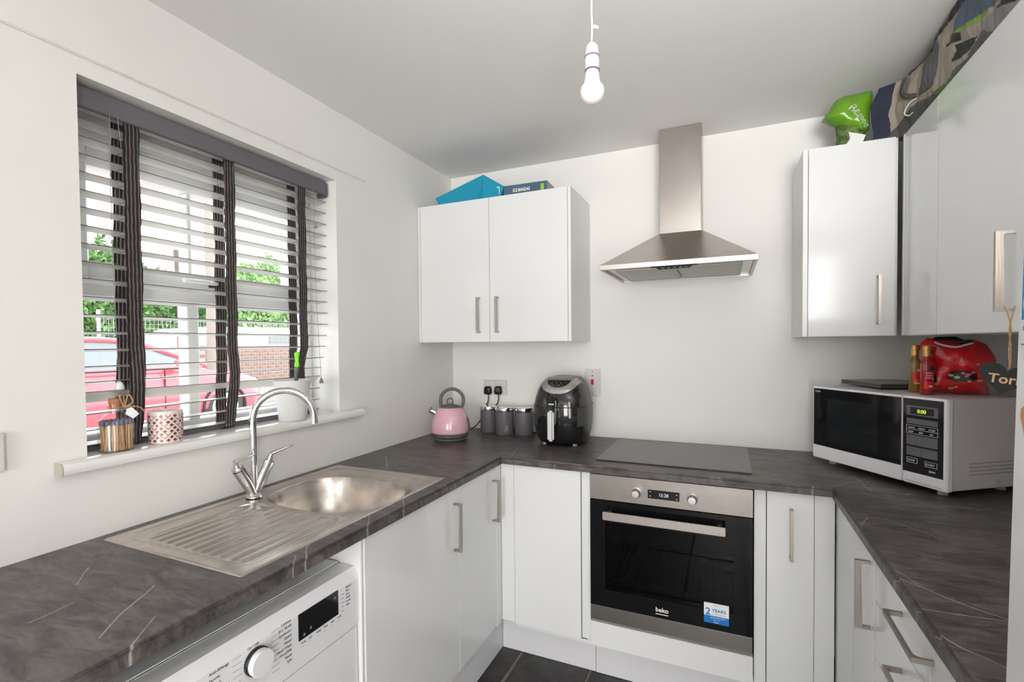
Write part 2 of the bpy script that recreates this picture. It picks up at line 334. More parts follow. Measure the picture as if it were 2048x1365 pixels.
def text_bm(bm, s, size, M4, extrude=0.0003, mi=0, bold=0.0, sx=1.0, align='LEFT'):
    """flat lettering: baseline starts at the origin of M4, runs along its x, upright along its y"""
    cu = bpy.data.curves.new('lettering', 'FONT'); cu.body = s; cu.size = size; cu.extrude = extrude; cu.offset = bold; cu.resolution_u = 3; cu.align_x = align
    t = bpy.data.objects.new('lettering', cu); C.objects.link(t); bpy.context.view_layer.update()
    me = bpy.data.meshes.new_from_object(t.evaluated_get(bpy.context.evaluated_depsgraph_get()))
    me.transform(M4 @ Matrix.Diagonal((sx, 1, 1, 1)))
    k = len(bm.faces); bm.from_mesh(me); bm.faces.ensure_lookup_table()
    for f in bm.faces[k:]: f.material_index = mi
    bpy.data.objects.remove(t); bpy.data.curves.remove(cu); bpy.data.meshes.remove(me)
def face_front(x, y, z, rot=0):      # lettering on a face that looks to local -Y
    return Matrix.Translation((x, y, z)) @ Matrix.Rotation(PI / 2, 4, 'X') @ Matrix.Rotation(rot, 4, 'Z')
def drape(bm, bvh, direction, lift=0.0006, ymin=None):
    for v in bm.verts: v.tag = False
    d = Vector(direction)
    for v in bm.verts:
        h = bvh.ray_cast(v.co - d * 0.6, d)
        if h[0] is not None: v.co = h[0] - d * lift
        else: v.tag = True
    bmesh.ops.delete(bm, geom=[v for v in bm.verts if v.tag], context='VERTS')
def struct(name, bm, mats, **k):
    o = ob(name, bm, mats, **k); o['kind'] = 'structure'; return o

H = 2.392; W = 2.433; YB = -7.0          # ceiling height, right wall, wall behind the camera
WY0, WY1, WZ0, WZ1 = -1.827, -0.938, 1.093, 2.101   # window opening

# ---------------------------------------------------------------- room shell
bm = B()
TH = 0.25
box(bm, -TH, 0, YB, WY0, 0, H); box(bm, -TH, 0, WY1, 0, 0, H); box(bm, -TH, 0, WY0, WY1, 0, WZ0); box(bm, -TH, 0, WY0, WY1, WZ1, H)
struct('wall_left', bm, 'wall')
bm = B(); box(bm, -TH, W + TH, 0, 0.2, 0, H); struct('wall_back', bm, 'wall')
bm = B(); box(bm, W, W + TH, YB, 0, 0, H); struct('wall_right', bm, 'wall')
bm = B()
box(bm, -TH, 1.0, YB - 0.2, YB, 0, H); box(bm, 2.2, W + TH, YB - 0.2, YB, 0, H); box(bm, 1.0, 2.2, YB - 0.2, YB, 2.15, H)
struct('wall_front', bm, 'wall')
bm = B(); box(bm, -TH, W + TH, YB - 0.2, 0.2, H, H + 0.15); struct('ceiling', bm, 'ceiling')
bm = B(); box(bm, -0.0, 0.007, -2.6, -0.775, 2.1465, 2.1575, 0.003, seg=2); box(bm, 0, 0.0035, -0.80, -0.755, 2.148, 2.1565, 0.0016)
struct('trim_1', bm, 'wall')['label'] = 'faint plaster ridge along the wall above the window'
fl = B(); box(fl, -TH, W + TH, YB - 0.2, 0.2, -0.1, -0.004)
floor = struct('floor', fl, 'grout')
tm = None
for j in range(5):
    for i in range(7):
        x0 = 0.334 + 0.318 * i; y1 = -0.25 - 0.60 * j
        if x0 > 2.1: continue
        if tm is None:
            t_ = B(); box(t_, 0.005, 0.313, -0.595, -0.005, -0.012, 0.0, 0.003); tm = mesh_of(t_, 'slate_tile'); tm.materials.append(M['slate'])
        o = bpy.data.objects.new('slate_tile', tm); C.objects.link(o); o.parent = floor
        o.location = (x0, y1 + random.uniform(-.001, .001), random.uniform(-.0012, 0.0)); o.rotation_euler = (0, 0, random.choice((0, 0)) + random.uniform(-.004, .004))

# window sill board
bm = B()
prof = [(-0.145, 1.093), (-0.145, 1.1245), (0.030, 1.1245), (0.037, 1.1215), (0.041, 1.114), (0.041, 1.104), (0.037, 1.096), (0.030, 1.093)]
prism(bm, prof[:2] + [(0.0, 1.1245), (0.0, 1.093)], WY0, WY1, axis='y') if False else None
def xz_prism(bm, poly, y0, y1, mi=0):
    return prism(bm, poly, y0, y1, mi, 'y')
xz_prism(bm, [(-0.145, 1.0932), (-0.145, 1.1245), (0.001, 1.1245), (0.001, 1.0932)], WY0 + 0.0005, WY1 - 0.0005)
xz_prism(bm, [(0.0012, 1.093), (0.0012, 1.1245), (0.030, 1.1245), (0.037, 1.1215), (0.041, 1.114), (0.041, 1.104), (0.037, 1.096), (0.030, 1.093)], -1.893, -0.829)
sill = struct('window_sill', bm, 'sillpaint', smooth='auto'); sill.name = 'trim_2'; sill['label'] = 'white gloss window sill board with rounded nose'
bm = B(); xz_prism(bm, [(0.0012, 1.093), (0.0012, 1.1245), (0.030, 1.1245), (0.037, 1.1215), (0.041, 1.114), (0.041, 1.104), (0.037, 1.096), (0.030, 1.093)], -1.8955, -1.8932)
ob('end_grain', bm, 'rawend', sill, label='bare board end at the left')

# window frame
win = bpy.data.objects.new('window_1', None); C.objects.link(win); win['kind'] = 'structure'; win['label'] = 'white plastic casement window behind the venetian blind'
XF = -0.150; XB = -0.215
bm = B()
box(bm, XB, XF, WY0, -1.768, 1.125, 2.10, 0.004); box(bm, XB, XF, -1.000, WY1, 1.125, 2.10, 0.004)
box(bm, XB, XF, -1.768, -1.0, 1.125, 1.160, 0.004); box(bm, XB, XF, -1.768, -1.0, 1.975, 2.10, 0.004)
box(bm, XB, XF, -1.768, -1.0, 1.552, 1.600, 0.004)
ob('frame', bm, 'upvc', win)
bm = B(); box(bm, XB + .01, XF - .003, -1.469, -1.430, 1.16, 1.552, 0.003); ob('lower_mullion', bm, 'upvc', win)
bm = B()
for a in ((-1.768, -1.745, 1.602, 1.975), (-1.053, -1.0, 1.602, 1.975), (-1.745, -1.053, 1.602, 1.652), (-1.745, -1.053, 1.922, 1.975)): box(bm, XB + .01, XF + .012, a[0], a[1], a[2], a[3], 0.005)
box(bm, XB + .012, XF - .003, -1.463, -1.448, 1.652, 1.922, 0.003)
sash = ob('top_sash', bm, 'upvc', win)
bm = B(); box(bm, XF, XF + 0.014, -1.60, -1.16, 2.02, 2.045, 0.004); box(bm, XF, XF + 0.008, -1.62, -1.14, 2.012, 2.052, 0.003); ob('trickle_vent', bm, 'upvc', win)
bm = B(); box(bm, XF + .012, XF + .020, -1.475, -1.405, 1.608, 1.634, 0.006); tube(bm, smooth_path([(XF + .02, -1.395, 1.621), (XF + .045, -1.40, 1.621), (XF + .05, -1.43, 1.621), (XF + .048, -1.51, 1.622)]), 0.009, flat=.8)
hd = ob('handle', bm, 'upvc', win)
bm = B(); lathe(bm, [(0.011, XF + .012), (0.012, XF + .040), (0.010, XF + .046)], 20, (0, -1.395, 1.621), 'x'); ob('key_button', bm, 'blackplastic', hd)
bm = B(); box(bm, -0.186, -0.182, -1.768, -1.469, 1.155, 1.555); ob('pane', bm, 'pane', win)
bm = B(); box(bm, -0.186, -0.182, -1.430, -1.0, 1.155, 1.555); ob('pane', bm, 'pane', win)
bm = B(); box(bm, -0.186, -0.182, -1.75, -1.463, 1.65, 1.93); ob('pane', bm, 'pane', win)
bm = B(); box(bm, -0.186, -0.182, -1.448, -1.05, 1.65, 1.93); ob('pane', bm, 'pane', win)

# ---------------------------------------------------------------- venetian blind
bl = thing('venetian_blind', 'grey wooden venetian blind with striped ladder tapes in the window recess', 'blind', (-0.04, -1.38, 2.04))
bl_off = Vector(bl.location)
def inbl(o): o.location = Vector(o.location) - bl_off; return o
bm = B(); box(bm, -0.048, -0.036, -1.812, -0.958, 2.037, 2.093, 0.0025, seg=2); inbl(ob('valance', bm, 'valance', bl))
bm = B(); box(bm, -0.095, -0.036, -0.9575, -0.9445, 2.030, 2.093, 0.006, seg=3); inbl(ob('valance_return', bm, 'valance', bl))
bm = B(); box(bm, -0.100, -0.052, -1.81, -0.960, 2.048, 2.098, 0.002); inbl(ob('head_rail', bm, 'slat', bl))
slat_bm = B()
ys = 24
for k in range(ys + 1): pass
pr = [(-0.025, -0.0010), (-0.0125, 0.0006), (0, 0.0012), (0.0125, 0.0006), (0.025, -0.0010), (0.025, -0.0036), (0.0125, -0.0020), (0, -0.0014), (-0.0125, -0.0020), (-0.025, -0.0036)]
prism(slat_bm, pr, -0.429, 0.429, axis='y')
for f in slat_bm.faces:
    if all(abs(abs(v.co.x) - 0.025) < 1e-5 for v in f.verts) and abs(sum(v.co.x for v in f.verts)) > 0.09: f.material_index = 1
slat_me = mesh_of(slat_bm, 'slat'); slat_me.materials.append(M['slat']); slat_me.materials.append(M['valance'])
zs = [2.010 - 0.0468 * i for i in range(15)]
zs += [1.312, 1.268, 1.228, 1.183, 1.1445]
for i, z in enumerate(zs):
    o = bpy.data.objects.new('slat', slat_me); C.objects.link(o); o.parent = bl
    x, y, ry, rx = -0.072, -1.378, 0.0, 0.0
    if i >= 12: y -= 0.004 * (i - 11); x -= 0.003 * (i - 11)
    if i == 16: ry = -0.66; rx = -0.012
    if i == 14: x = -0.084
    if i >= 15: x = -0.097
    if i > 16: ry = random.uniform(-0.06, 0.06)
    if i < 16: ry = -0.10 + random.uniform(-0.02, 0.02)
    o.location = Vector((x, y, z)) - bl_off; o.rotation_euler = (rx + random.uniform(-.0015, .0015), ry, 0)
bm = B(); box(bm, -0.120, -0.0735, -1.815, -0.985, 1.1252, 1.1385, 0.003, seg=2); inbl(ob('bottom_rail', bm, 'valance', bl))
def tape(y, x, wd, bulge, ztop=2.04, zbot=1.13, seed=0):
    bm = B(); rows = []
    n = 60
    for k in range(n + 1):
        z = ztop + (zbot - ztop) * k / n; t = max(0, (1.40 - z) / 0.27)
        dx = bulge * math.sin(min(t, 1) * PI * 1.4) * 0.6 + 0.0012 * math.sin(z * 130 + seed) ; dy = -0.012 * t * t + 0.0015 * math.sin(z * 30 + seed)
        rows.append([(x + dx, y + dy - wd / 2 + wd * j / 4, z) for j in range(5)])
    a = [[bm.verts.new(p) for p in r] for r in rows]
    for r0, r1 in zip(a[:-1], a[1:]):
        for j in range(4): bm.faces.new((r0[j], r0[j + 1], r1[j + 1], r1[j])).smooth = True
    bmesh.ops.solidify(bm, geom=bm.faces[:], thickness=0.001)
    return bm
for y, wd in ((-1.683, 0.042), (-1.386, 0.039), (-1.080, 0.040)):
    inbl(ob('ladder_tape', tape(y, -0.0445, wd, 0.012 if y < -1.2 else -0.030, zbot=1.13 if y < -1.2 else 1.145, seed=y * 9), 'tape', bl))
    inbl(ob('ladder_tape', tape(y, -0.1015, wd, -0.006, 2.05, 1.14, seed=y * 5), 'tape', bl))
    bm = B()
    for z in zs[:15]: box(bm, -0.100, -0.046, y - 0.012, y - 0.0105, z - 0.0052, z - 0.0042)
    inbl(ob('cross_cord', bm, 'cord', bl, kind='stuff'))
    bm = B(); sweep_rect(bm, smooth_path([(-0.050, y - .012, 1.140), (-0.056, y - .012, 1.128), (-0.072, y - .012, 1.1262)], 5), wd if y < -1.2 else .01, 0.0016, up=(0.7, 0, 0.7)); inbl(ob('tape_fold', bm, 'tape', bl))
def cordline(name, pts, r=0.0009): 
    bm = B(); tube(bm, pts, r, 6); return inbl(ob(name, bm, 'cord', bl))
cordline('pull_cord', [(-0.03, -1.742, 2.04), (-0.028, -1.745, 1.7), (-0.026, -1.738, 1.31)])
cordline('pull_cord', [(-0.03, -1.033, 2.04), (-0.027, -1.03, 1.6), (-0.025, -1.012, 1.27)])
cordline('pull_cord', [(-0.031, -1.722, 2.04), (-0.032, -1.715, 1.96)])
def tog(loc, mt, tall=0.022, r=0.0085):
    bm = B(); lathe(bm, [(0.003, tall), (r * .6, tall * .8), (r, tall * .2), (r * .8, 0)], 16); inbl(ob('cord_pull', bm, mt, bl, loc=loc))
tog((-0.026, -1.738, 1.289), 'potwhite', 0.024, 0.0125); tog((-0.025, -1.012, 1.25), 'cord'); 
bm = B(); lathe(bm, [(0.0055, 0.024), (0.004, 0.012), (0.0075, 0.0)], 14); inbl(ob('cord_joiner', bm, 'cord', bl, loc=(-0.027, -1.028, 1.885)))

# ---------------------------------------------------------------- worktop
ZT, ZU = 0.910, 0.8805
XL, YF, XR = 0.605, -0.609, 1.828
bx0, bx1, by0, by1 = 0.046, 0.543, -1.806, -1.002      # sink cut-out
xs = [0.001, bx0, bx1, XL, XR, W - 0.001]; yv = [-2.75, by0, -1.655, by1, YF, -0.001]
def inside(cx, cy):
    if bx0 < cx < bx1 and by0 < cy < by1: return False
    if cy > YF: return True
    if cx < XL: return True
    if cx > XR and cy > -1.655: return True
    return False
bm = B(); vg = {}
def gv(x, y):
    if (x, y) not in vg: vg[(x, y)] = bm.verts.new((x, y, ZT))
    return vg[(x, y)]
for i in range(len(xs) - 1):
    for j in range(len(yv) - 1):
        if inside((xs[i] + xs[i + 1]) / 2, (yv[j] + yv[j + 1]) / 2):
            bm.faces.new((gv(xs[i], yv[j]), gv(xs[i + 1], yv[j]), gv(xs[i + 1], yv[j + 1]), gv(xs[i], yv[j + 1])))
r = bmesh.ops.extrude_face_region(bm, geom=bm.faces[:])
bmesh.ops.translate(bm, vec=(0, 0, ZU - ZT), verts=[g for g in r['geom'] if isinstance(g, bmesh.types.BMVert)])
def onfront(v):
    x, y = v.co.x, v.co.y
    return (abs(x - XL) < 1e-5 and y <= YF + 1e-5) or (abs(y - YF) < 1e-5 and XL - 1e-5 <= x <= XR + 1e-5) or (abs(x - XR) < 1e-5 and y <= YF + 1e-5)
es = [e for e in bm.edges if all(onfront(v) for v in e.verts) and abs(e.verts[0].co.z - e.verts[1].co.z) < 1e-6 and e.verts[0].co.z > ZT - .001 and len(e.link_faces) == 2 and abs(e.link_faces[0].normal.dot(e.link_faces[1].normal)) < 0.9]
bmesh.ops.recalc_face_normals(bm, faces=bm.faces)
bmesh.ops.bevel(bm, geom=es, offset=0.007, segments=4, affect='EDGES')
wt = tag(ob('worktop', bm, 'worktop', smooth='auto'), 'dark grey veined stone-effect laminate worktop running round three walls', 'worktop')
bm = B(); sweep_rect(bm, [(0.6, -0.604, 0.91005), (0.45, -0.40, 0.91005), (0.45, -0.001, 0.91005)], 0.0012, 0.0003); ob('joint_strip', bm, 'seam', wt)
bm = B(); sweep_rect(bm, [(1.833, -0.604, 0.91005), (1.98, -0.42, 0.91005), (1.98, -0.001, 0.91005)], 0.0012, 0.0003); ob('joint_strip', bm, 'seam', wt)

# ---------------------------------------------------------------- handles and cabinets (local frame: front looks to -Y)
def handle_bm(length, depth=0.034, wdt=0.0095, horizontal=False):
    """bow handle standing off the door; runs along z, base on y=0, reaching to -depth"""
    bm = B(); a = length / 2; t = 0.006; r = 0.010
    # outer plate
    def P(x, y, z): return (z, y, x) if horizontal else (x, y, z)
    outer = [(0, -a), (-depth, -a), (-depth, a), (0, a)]
    inner = [(0, a - 0.007)]
    for k in range(6): th = k / 5 * PI / 2; inner.append((-depth + 0.0062 + r - r * math.sin(th), a - 0.007 - r + r * math.cos(th)))
    for k in range(6): th = k / 5 * PI / 2; inner.append((-depth + 0.0062 + r - r * math.cos(th), -a + 0.007 + r - r * math.sin(th)))
    inner.append((0, -a + 0.007))
    poly = outer + inner
    A = [bm.verts.new(P(-wdt / 2, y, z)) for y, z in poly]; Bv = [bm.verts.new(P(wdt / 2, y, z)) for y, z in poly]
    bm.faces.new(A); bm.faces.new(list(reversed(Bv)))
    for i in range(len(poly)): bm.faces.new((A[i], Bv[i], Bv[(i + 1) % len(poly)], A[(i + 1) % len(poly)]))
    bmesh.ops.triangulate(bm, faces=[f for f in bm.faces if len(f.verts) > 4])
    return bm
hv = mesh_of(handle_bm(0.178), 'handle'); hv.materials.append(M['nickel'])
hh = mesh_of(handle_bm(0.178, horizontal=True), 'handle'); hh.materials.append(M['nickel'])
def add_handle(door, x, z, horizontal=False):
    o = bpy.data.objects.new('handle', hh if horizontal else hv); C.objects.link(o); o.parent = door; o.location = (x, -0.018, z)
    return o
def panel(parent, name, x0, x1, z0, z1, y0=-0.018, y1=-0.0005, mt='door', bev=0.0015):
    bm = B(); box(bm, x0, x1, y0, y1, z0, z1, bev, seg=2); return ob(name, bm, mt, parent)
def carcass(parent, x0, x1, z0, z1, depth, hollow=True):
    bm = B(); t = 0.016
    box(bm, x0, x0 + t, 0, depth, z0, z1); box(bm, x1 - t, x1, 0, depth, z0, z1); box(bm, x0 + t, x1 - t, 0, depth, z0, z0 + t)
    box(bm, x0 + t, x1 - t, depth - 0.008, depth, z0 + t, z1)
    if z0 > 1: box(bm, x0 + t, x1 - t, 0, depth - .008, z1 - t, z1)
    return ob('carcass', bm, 'carcass', parent)
RL, RR = PI / 2, -PI / 2
ZD0, ZD1 = 0.172, 0.8775
# left run, local x runs along +Y, origin at (0.569, y0)
XD = 0.569
g = thing('base_cabinet', 'white two-door base cabinet under the sink bowl', 'cabinet', (XD, -1.472, 0), RL)
carcass(g, 0.0, 0.866, 0.150, 0.60, 0.55)
bm = B(); box(bm, 0, 0.016, 0.0, 0.55, 0.60, ZU - .001); ob('side_panel', bm, 'carcass', g); bm = B(); box(bm, 0.85, 0.866, 0.0, 0.55, 0.60, ZU - .001); ob('side_panel', bm, 'carcass', g)
d = panel(g, 'door', 0.002, 0.5135, ZD0, ZD1); add_handle(d, 0.482, 0.733)
d = panel(g, 'door', 0.5165, 0.838, ZD0, ZD1); add_handle(d, 0.806, 0.733)
g = thing('corner_post', 'white corner filler post between the left-hand doors and the back doors', 'filler panel', (0, 0, 0))
bm = B(); box(bm, XD + 0.002, 0.5885, -0.632, -0.586, ZD0 - .006, ZD1, 0.001); box(bm, 0.589, 0.651, -0.5865, -0.57, ZD0 + .004, ZD1, 0.001); ob('post', bm, 'door', g)
# end panel beside the washing machine
bm = B(); box(bm, 0.02, 0.583, -1.4812, -1.4732, 0.0, ZU - 0.001, 0.001); tag(ob('end_panel', bm, 'carcass'), 'white board end panel between washing machine and sink cabinet', 'panel')
# back run, origin y=-0.569
YD = -0.569
g = thing('base_cabinet', 'white single-door base cabinet without a handle, left of the oven', 'cabinet', (0.65, YD, 0), 0)
carcass(g, 0.005, 0.34, 0.150, ZU - .001, 0.55)
panel(g, 'door', 0.003, 0.3025, ZD0, ZD1, y0=-0.020); panel(g, 'filler', 0.305, 0.343, ZD0 + .006, ZD1, y0=-0.012)
g = thing('base_cabinet', 'narrow white base cabinet with one tall handle, right of the oven', 'cabinet', (1.594, YD, 0), 0)
carcass(g, 0.002, 0.19, 0.150, ZU - .001, 0.55)
panel(g, 'filler', 0.002, 0.0395, ZD0 - .02, ZD1, y0=-0.012); d = panel(g, 'door', 0.042, 0.186, ZD0, ZD1); add_handle(d, 0.117, 0.733)
g = thing('corner_post', 'white corner filler post between narrow door and right-hand drawers', 'filler panel', (0, 0, 0))
bm = B(); box(bm, 1.7825, 1.842, -0.581, -0.569, ZD0, ZD1, 0.001); box(bm, 1.846, 1.858, -0.812, -0.571, ZD0, ZD1, 0.001); ob('post', bm, 'door', g)
# right run: local x runs along -Y
XQ = 1.863
g = thing('base_cabinet', 'white narrow base cabinet on the right run beside the drawers', 'cabinet', (XQ, -0.815, 0), RR)
carcass(g, 0.0, 0.24, 0.150, ZU - .001, 0.55); d = panel(g, 'door', 0.002, 0.2405, ZD0, ZD1); add_handle(d, 0.198, 0.748)
g = thing('drawer_unit', 'white four-drawer unit under the right-hand worktop', 'drawer unit', (XQ, -1.058, 0), RR)
carcass(g, 0.0, 0.592, 0.150, ZU - .001, 0.55)
zb = [0.8775, 0.757, 0.617, 0.395, 0.172]
for k in range(4):
    d = panel(g, 'drawer', 0.003, 0.592, zb[k + 1] + 0.003, zb[k]); add_handle(d, 0.288, 0.827 if k == 0 else (zb[k] + zb[k + 1]) / 2 + 0.018, True)
# plinths
bm = B(); box(bm, 0.540, 0.556, -1.47, -0.508, 0.001, 0.149); tag(ob('plinth', bm, 'plinth'), 'white plinth board under the left-hand sink cabinet', 'plinth')
bm = B(); box(bm, 0.558, 0.994, -0.512, -0.497, 0.001, 0.149); tag(ob('plinth', bm, 'plinth'), 'white plinth board under the handleless corner door', 'plinth')
bm = B(); box(bm, 0.9965, 1.88, -0.514, -0.499, 0.001, 0.149); tag(ob('plinth', bm, 'plinth'), 'white plinth board beneath the oven', 'plinth')
bm = B(); box(bm, 1.905, 1.92, -1.65, -0.516, 0.001, 0.149); tag(ob('plinth', bm, 'plinth'), 'white plinth board beneath the right-hand drawers', 'plinth')

# wall cabinets
ZW0, ZW1 = 1.4155, 2.1345
g = thing('wall_cabinet', 'white double-door wall cabinet in the corner left of the cooker hood', 'cabinet', (0.001, -0.330, 0), 0)
carcass(g, 0.0, 0.843, ZW0, ZW1, 0.329)
panel(g, 'side_panel', 0.0, 0.0125, ZW0, ZW1, mt='carcass'); panel(g, 'side_panel', 0.8295, 0.8435, ZW0, ZW1, mt='carcass')
d = panel(g, 'door', 0.0145, 0.4205, ZW0 + .001, ZW1 - .001); add_handle(d, 0.365, 1.550)
d = panel(g, 'door', 0.4225, 0.8275, ZW0 + .001, ZW1 - .001); add_handle(d, 0.468, 1.550)
ZV0, ZV1 = 1.4225, 2.1420
g = thing('wall_cabinet', 'white single-door wall cabinet above the microwave, facing the room', 'cabinet', (1.773, -0.325, 0), 0)
carcass(g, 0.0, 0.30, ZV0, ZV1, 0.324)
panel(g, 'side_panel', 0.0, 0.0165, ZV0, ZV1, mt='carcass'); d = panel(g, 'door', 0.0185, 0.289, ZV0 + .001, ZV1 - .001); add_handle(d, 0.238, 1.556)
g = thing('wall_cabinet', 'white glossy wall cabinet on the right wall with heart hanging from its handle', 'cabinet', (2.102, -0.345, 0), RR)
carcass(g, 0.0, 0.81, ZV0, ZV1, 0.329)
panel(g, 'filler', -0.002, 0.0135, ZV0, ZV1, y0=-0.020); panel(g, 'filler', 0.016, 0.3125, ZV0 + .001, ZV1 - .001)
d = panel(g, 'door', 0.3155, 0.81, ZV0 + .001, ZV1 - .001); hd3 = add_handle(d, 0.745, 1.558)

# ---------------------------------------------------------------- sink
g = thing('kitchen_sink', 'stainless steel inset sink with ribbed drainer left of the bowl', 'sink', (0.294, -1.404, 0.91))
sx0, sx1, sy0, sy1 = 0.037, 0.552, -1.815, -0.992
ccx, ccy, hx_, hy_ = 0.312, -1.262, 0.226, 0.178
def sink_h(x, y):
    h = 0.0035
    e = min(x - sx0, sx1 - x, y - sy0, sy1 - y)
    h -= 0.0035 * max(0, 1 - e / 0.004) ** 2
    def rr(cx, cy, hx, hy, r):
        qx = abs(x - cx) - hx + r; qy = abs(y - cy) - hy + r
        return math.hypot(max(qx, 0), max(qy, 0)) + min(max(qx, qy), 0) - r
    def st(a, b, t):
        t = min(1, max(0, (t - a) / (b - a))); return t * t * (3 - 2 * t)
    d1 = rr(0.2945, -1.4035, 0.232, 0.386, 0.05); h -= 0.0035 * st(0, -0.008, d1)          # stepped rim
    if y < -1.40:
        dd = rr(0.312, -1.615, 0.192, 0.160, 0.045)
        if dd < 0.006:
            h -= 0.003 * st(0.004, -0.006, dd)
            u = (x - 0.135) / 0.0345
            kk = round(u); lx = abs(u - kk)
            ystart = -1.745 + 0.0; yend = -1.50 - 0.0 * kk
            if 0 <= kk <= 10:
                ye = -1.470 if kk > 2 else -1.50
                s_ = st(-1.765, -1.752, y) * (1 - st(ye - .01, ye + .01, y))
                h += 0.0042 * s_ * (0.5 + 0.5 * math.cos(min(1, lx / 0.36) * PI))
    # raised ring around the bowl then the bowl
    n = 3.0; q = (abs((x - ccx) / hx_) ** n + abs((y - ccy) / hy_) ** n) ** (1 / n)
    dist = (q - 1) * min(hx_, hy_)
    h -= 0.002 * (1 - st(0.012, 0.022, dist)) * (1 if dist > 0 else 1)
    if dist < 0.004:
        t = -(dist - 0.004); h -= 0.140 * (1 - math.exp(-(max(0, t) / 0.028) ** 1.6)) + 0.006 * max(0, 1 - q)
    rc = math.hypot(x - 0.497, y + 1.431)
    if rc < 0.022: h += 0.0012 * math.exp(-((rc - 0.017) / 0.0025) ** 2) + (-0.0008 if rc < .015 else 0)
    return h
def axis_pts(a, b, st_): n = int(round((b - a) / st_)); return [a + (b - a) * i / n for i in range(n + 1)]
X = axis_pts(sx0, sx1, 0.0026); Y = axis_pts(sy0, sy1, 0.0036)
verts = [(x - 0.294, y + 1.404, sink_h(x, y)) for y in Y for x in X]; nx = len(X)
faces = [(j * nx + i, j * nx + i + 1, (j + 1) * nx + i + 1, (j + 1) * nx + i) for j in range(len(Y) - 1) for i in range(nx - 1)]
me = bpy.data.meshes.new('basin_and_drainer'); me.from_pydata(verts, [], faces); me.update()
for p in me.polygons: p.use_smooth = True
ob('basin_and_drainer', me, 'sinksteel', g)
bm = B(); lathe(bm, [(0.040, 0.003), (0.038, 0.005), (0.030, 0.001), (0.010, 0.0005), (0.001, 0.002)], 28, (0, 0, -0.139)); o = ob('waste', bm, 'chrome', g, smooth=True); o.location = (0.018, 0.142, 0)

# tap
tp = thing('mixer_tap', 'chrome swan-neck mixer tap with two lever handles behind the sink', 'tap', (0.089, -1.420, 0.9128))
bm = B(); lathe(bm, [(0.026, 0), (0.026, 0.004), (0.021, 0.008), (0.014, 0.012), (0.012, 0.014)], 28); ob('base_flange', bm, 'chrome', tp, smooth=True)
bm = B()
for s in (-1, 1): tube(bm, [(0, 0.002 * s, 0.006), (0, 0.026 * s, 0.055), (0, 0.054 * s, 0.102)], [0.013, 0.0185, 0.0205], 18)
tube(bm, [(0, 0, 0.02), (0, 0, 0.105)], [0.010, 0.013], 16)
ob('body', bm, 'chrome', tp, smooth=True)
for s, lab in ((-1, 'far'), (1, 'near')):
    bm = B(); tube(bm, [(0, 0.054 * s, 0.102), (0, 0.056 * s, 0.1075)], 0.0197, 18); tube(bm, [(0, 0.056 * s, 0.107), (0, 0.062 * s, 0.117)], [0.012, 0.0105], 14)
    p0 = Vector((0, 0.062 * s, 0.117)); p1 = p0 + Vector((0.004, 0.004 * s, 0.012))
    e1 = p1 + (Vector((0.030, 0.060, 0.020)) if s > 0 else Vector((0.045, 0.030, 0.022)))
    tube(bm, [p0, p1], [0.0085, 0.007], 12); tube(bm, [p1 - Vector((0.004, 0, 0)), p1, e1 * 0.7 + p1 * 0.3, e1, e1 + (e1 - p1).normalized() * .004], [0.008, 0.0095, 0.0075, 0.006, 0.003], 12, flat=0.7)
    ob('lever_handle', bm, 'chrome', tp, smooth=True)
ang = math.radians(42); ux, uy = math.cos(ang), math.sin(ang); R_ = 0.093; zc = 0.252
pts = [(0, 0, 0.10), (0, 0, 0.15), (0, 0, 0.20), (0, 0, zc - 0.01)]
for k in range(0, 21):
    a = PI - k / 20 * PI * 1.02; pts.append((ux * (R_ + R_ * math.cos(a)), uy * (R_ + R_ * math.cos(a)), zc + R_ * math.sin(a)))
e = Vector(pts[-1]); pts.append(tuple(e + Vector((ux * 0.001, uy * .001, -0.012))))
bm = B(); tube(bm, pts, 0.0112, 20); ob('swan_neck', bm, 'chrome', tp, smooth=True)
bm = B(); tube(bm, [e + Vector((0, 0, 0.0)), e + Vector((0.0005, 0, -0.016))], 0.0122, 20); ob('aerator', bm, 'chrome', tp, smooth=True)

# ---------------------------------------------------------------- washing machine
g = thing('washing_machine', 'white freestanding washing machine with control dial under the worktop', 'washing machine', (0.572, -2.0795, 0), RL)
bm = B(); box(bm, 0.0, 0.597, 0.0, 0.54, 0.015, 0.636, 0.004, seg=2)
for fx in (0.04, 0.557):
    for fy in (0.05, 0.49): lathe(bm, [(0.02, 0.0005), (0.02, 0.015)], 12, (fx, fy, 0))
ob('cabinet_body', bm, 'whiteapp', g)
bm = B(); prism(bm, [(-0.003, 0.640), (-0.003, 0.765), (0.012, 0.795), (0.54, 0.795), (0.54, 0.640)], 0.0, 0.597, axis='x')
cp = ob('control_fascia', bm, 'whiteapp', g)
bm = B(); box(bm, 0.004, 0.593, 0.060, 0.535, 0.7952, 0.801, 0.003, seg=2); ob('lid', bm, 'whiteapp', g)
bm = B(); lathe(bm, [(0.0295, 0.0), (0.0295, -0.010)], 32, (0.279, -0.003, 0.727), 'y'); k_ = ob('dial_skirt', bm, 'blackplastic', g)
bm = B(); lathe(bm, [(0.0272, -0.008), (0.0285, -0.020), (0.0265, -0.024), (0.001, -0.0245)], 40, (0.279, -0.003, 0.727), 'y'); ob('dial', bm, 'whiteapp', g, smooth='auto')
bm = B(); box(bm, 0.392, 0.520, -0.0045, -0.003, 0.703, 0.767); dp = ob('display', bm, 'blackgloss', g)
bm = B()
for (x, z) in ((0.408, 0.712), (0.428, 0.718), (0.508, 0.752)): lathe(bm, [(0.0035, -0.0050), (0.0022, -0.0052), (0.0022, -0.0050)], 12, (x, 0, z), 'y')
ob('touch_symbols', bm, 'greyprint', dp)
bm = B()
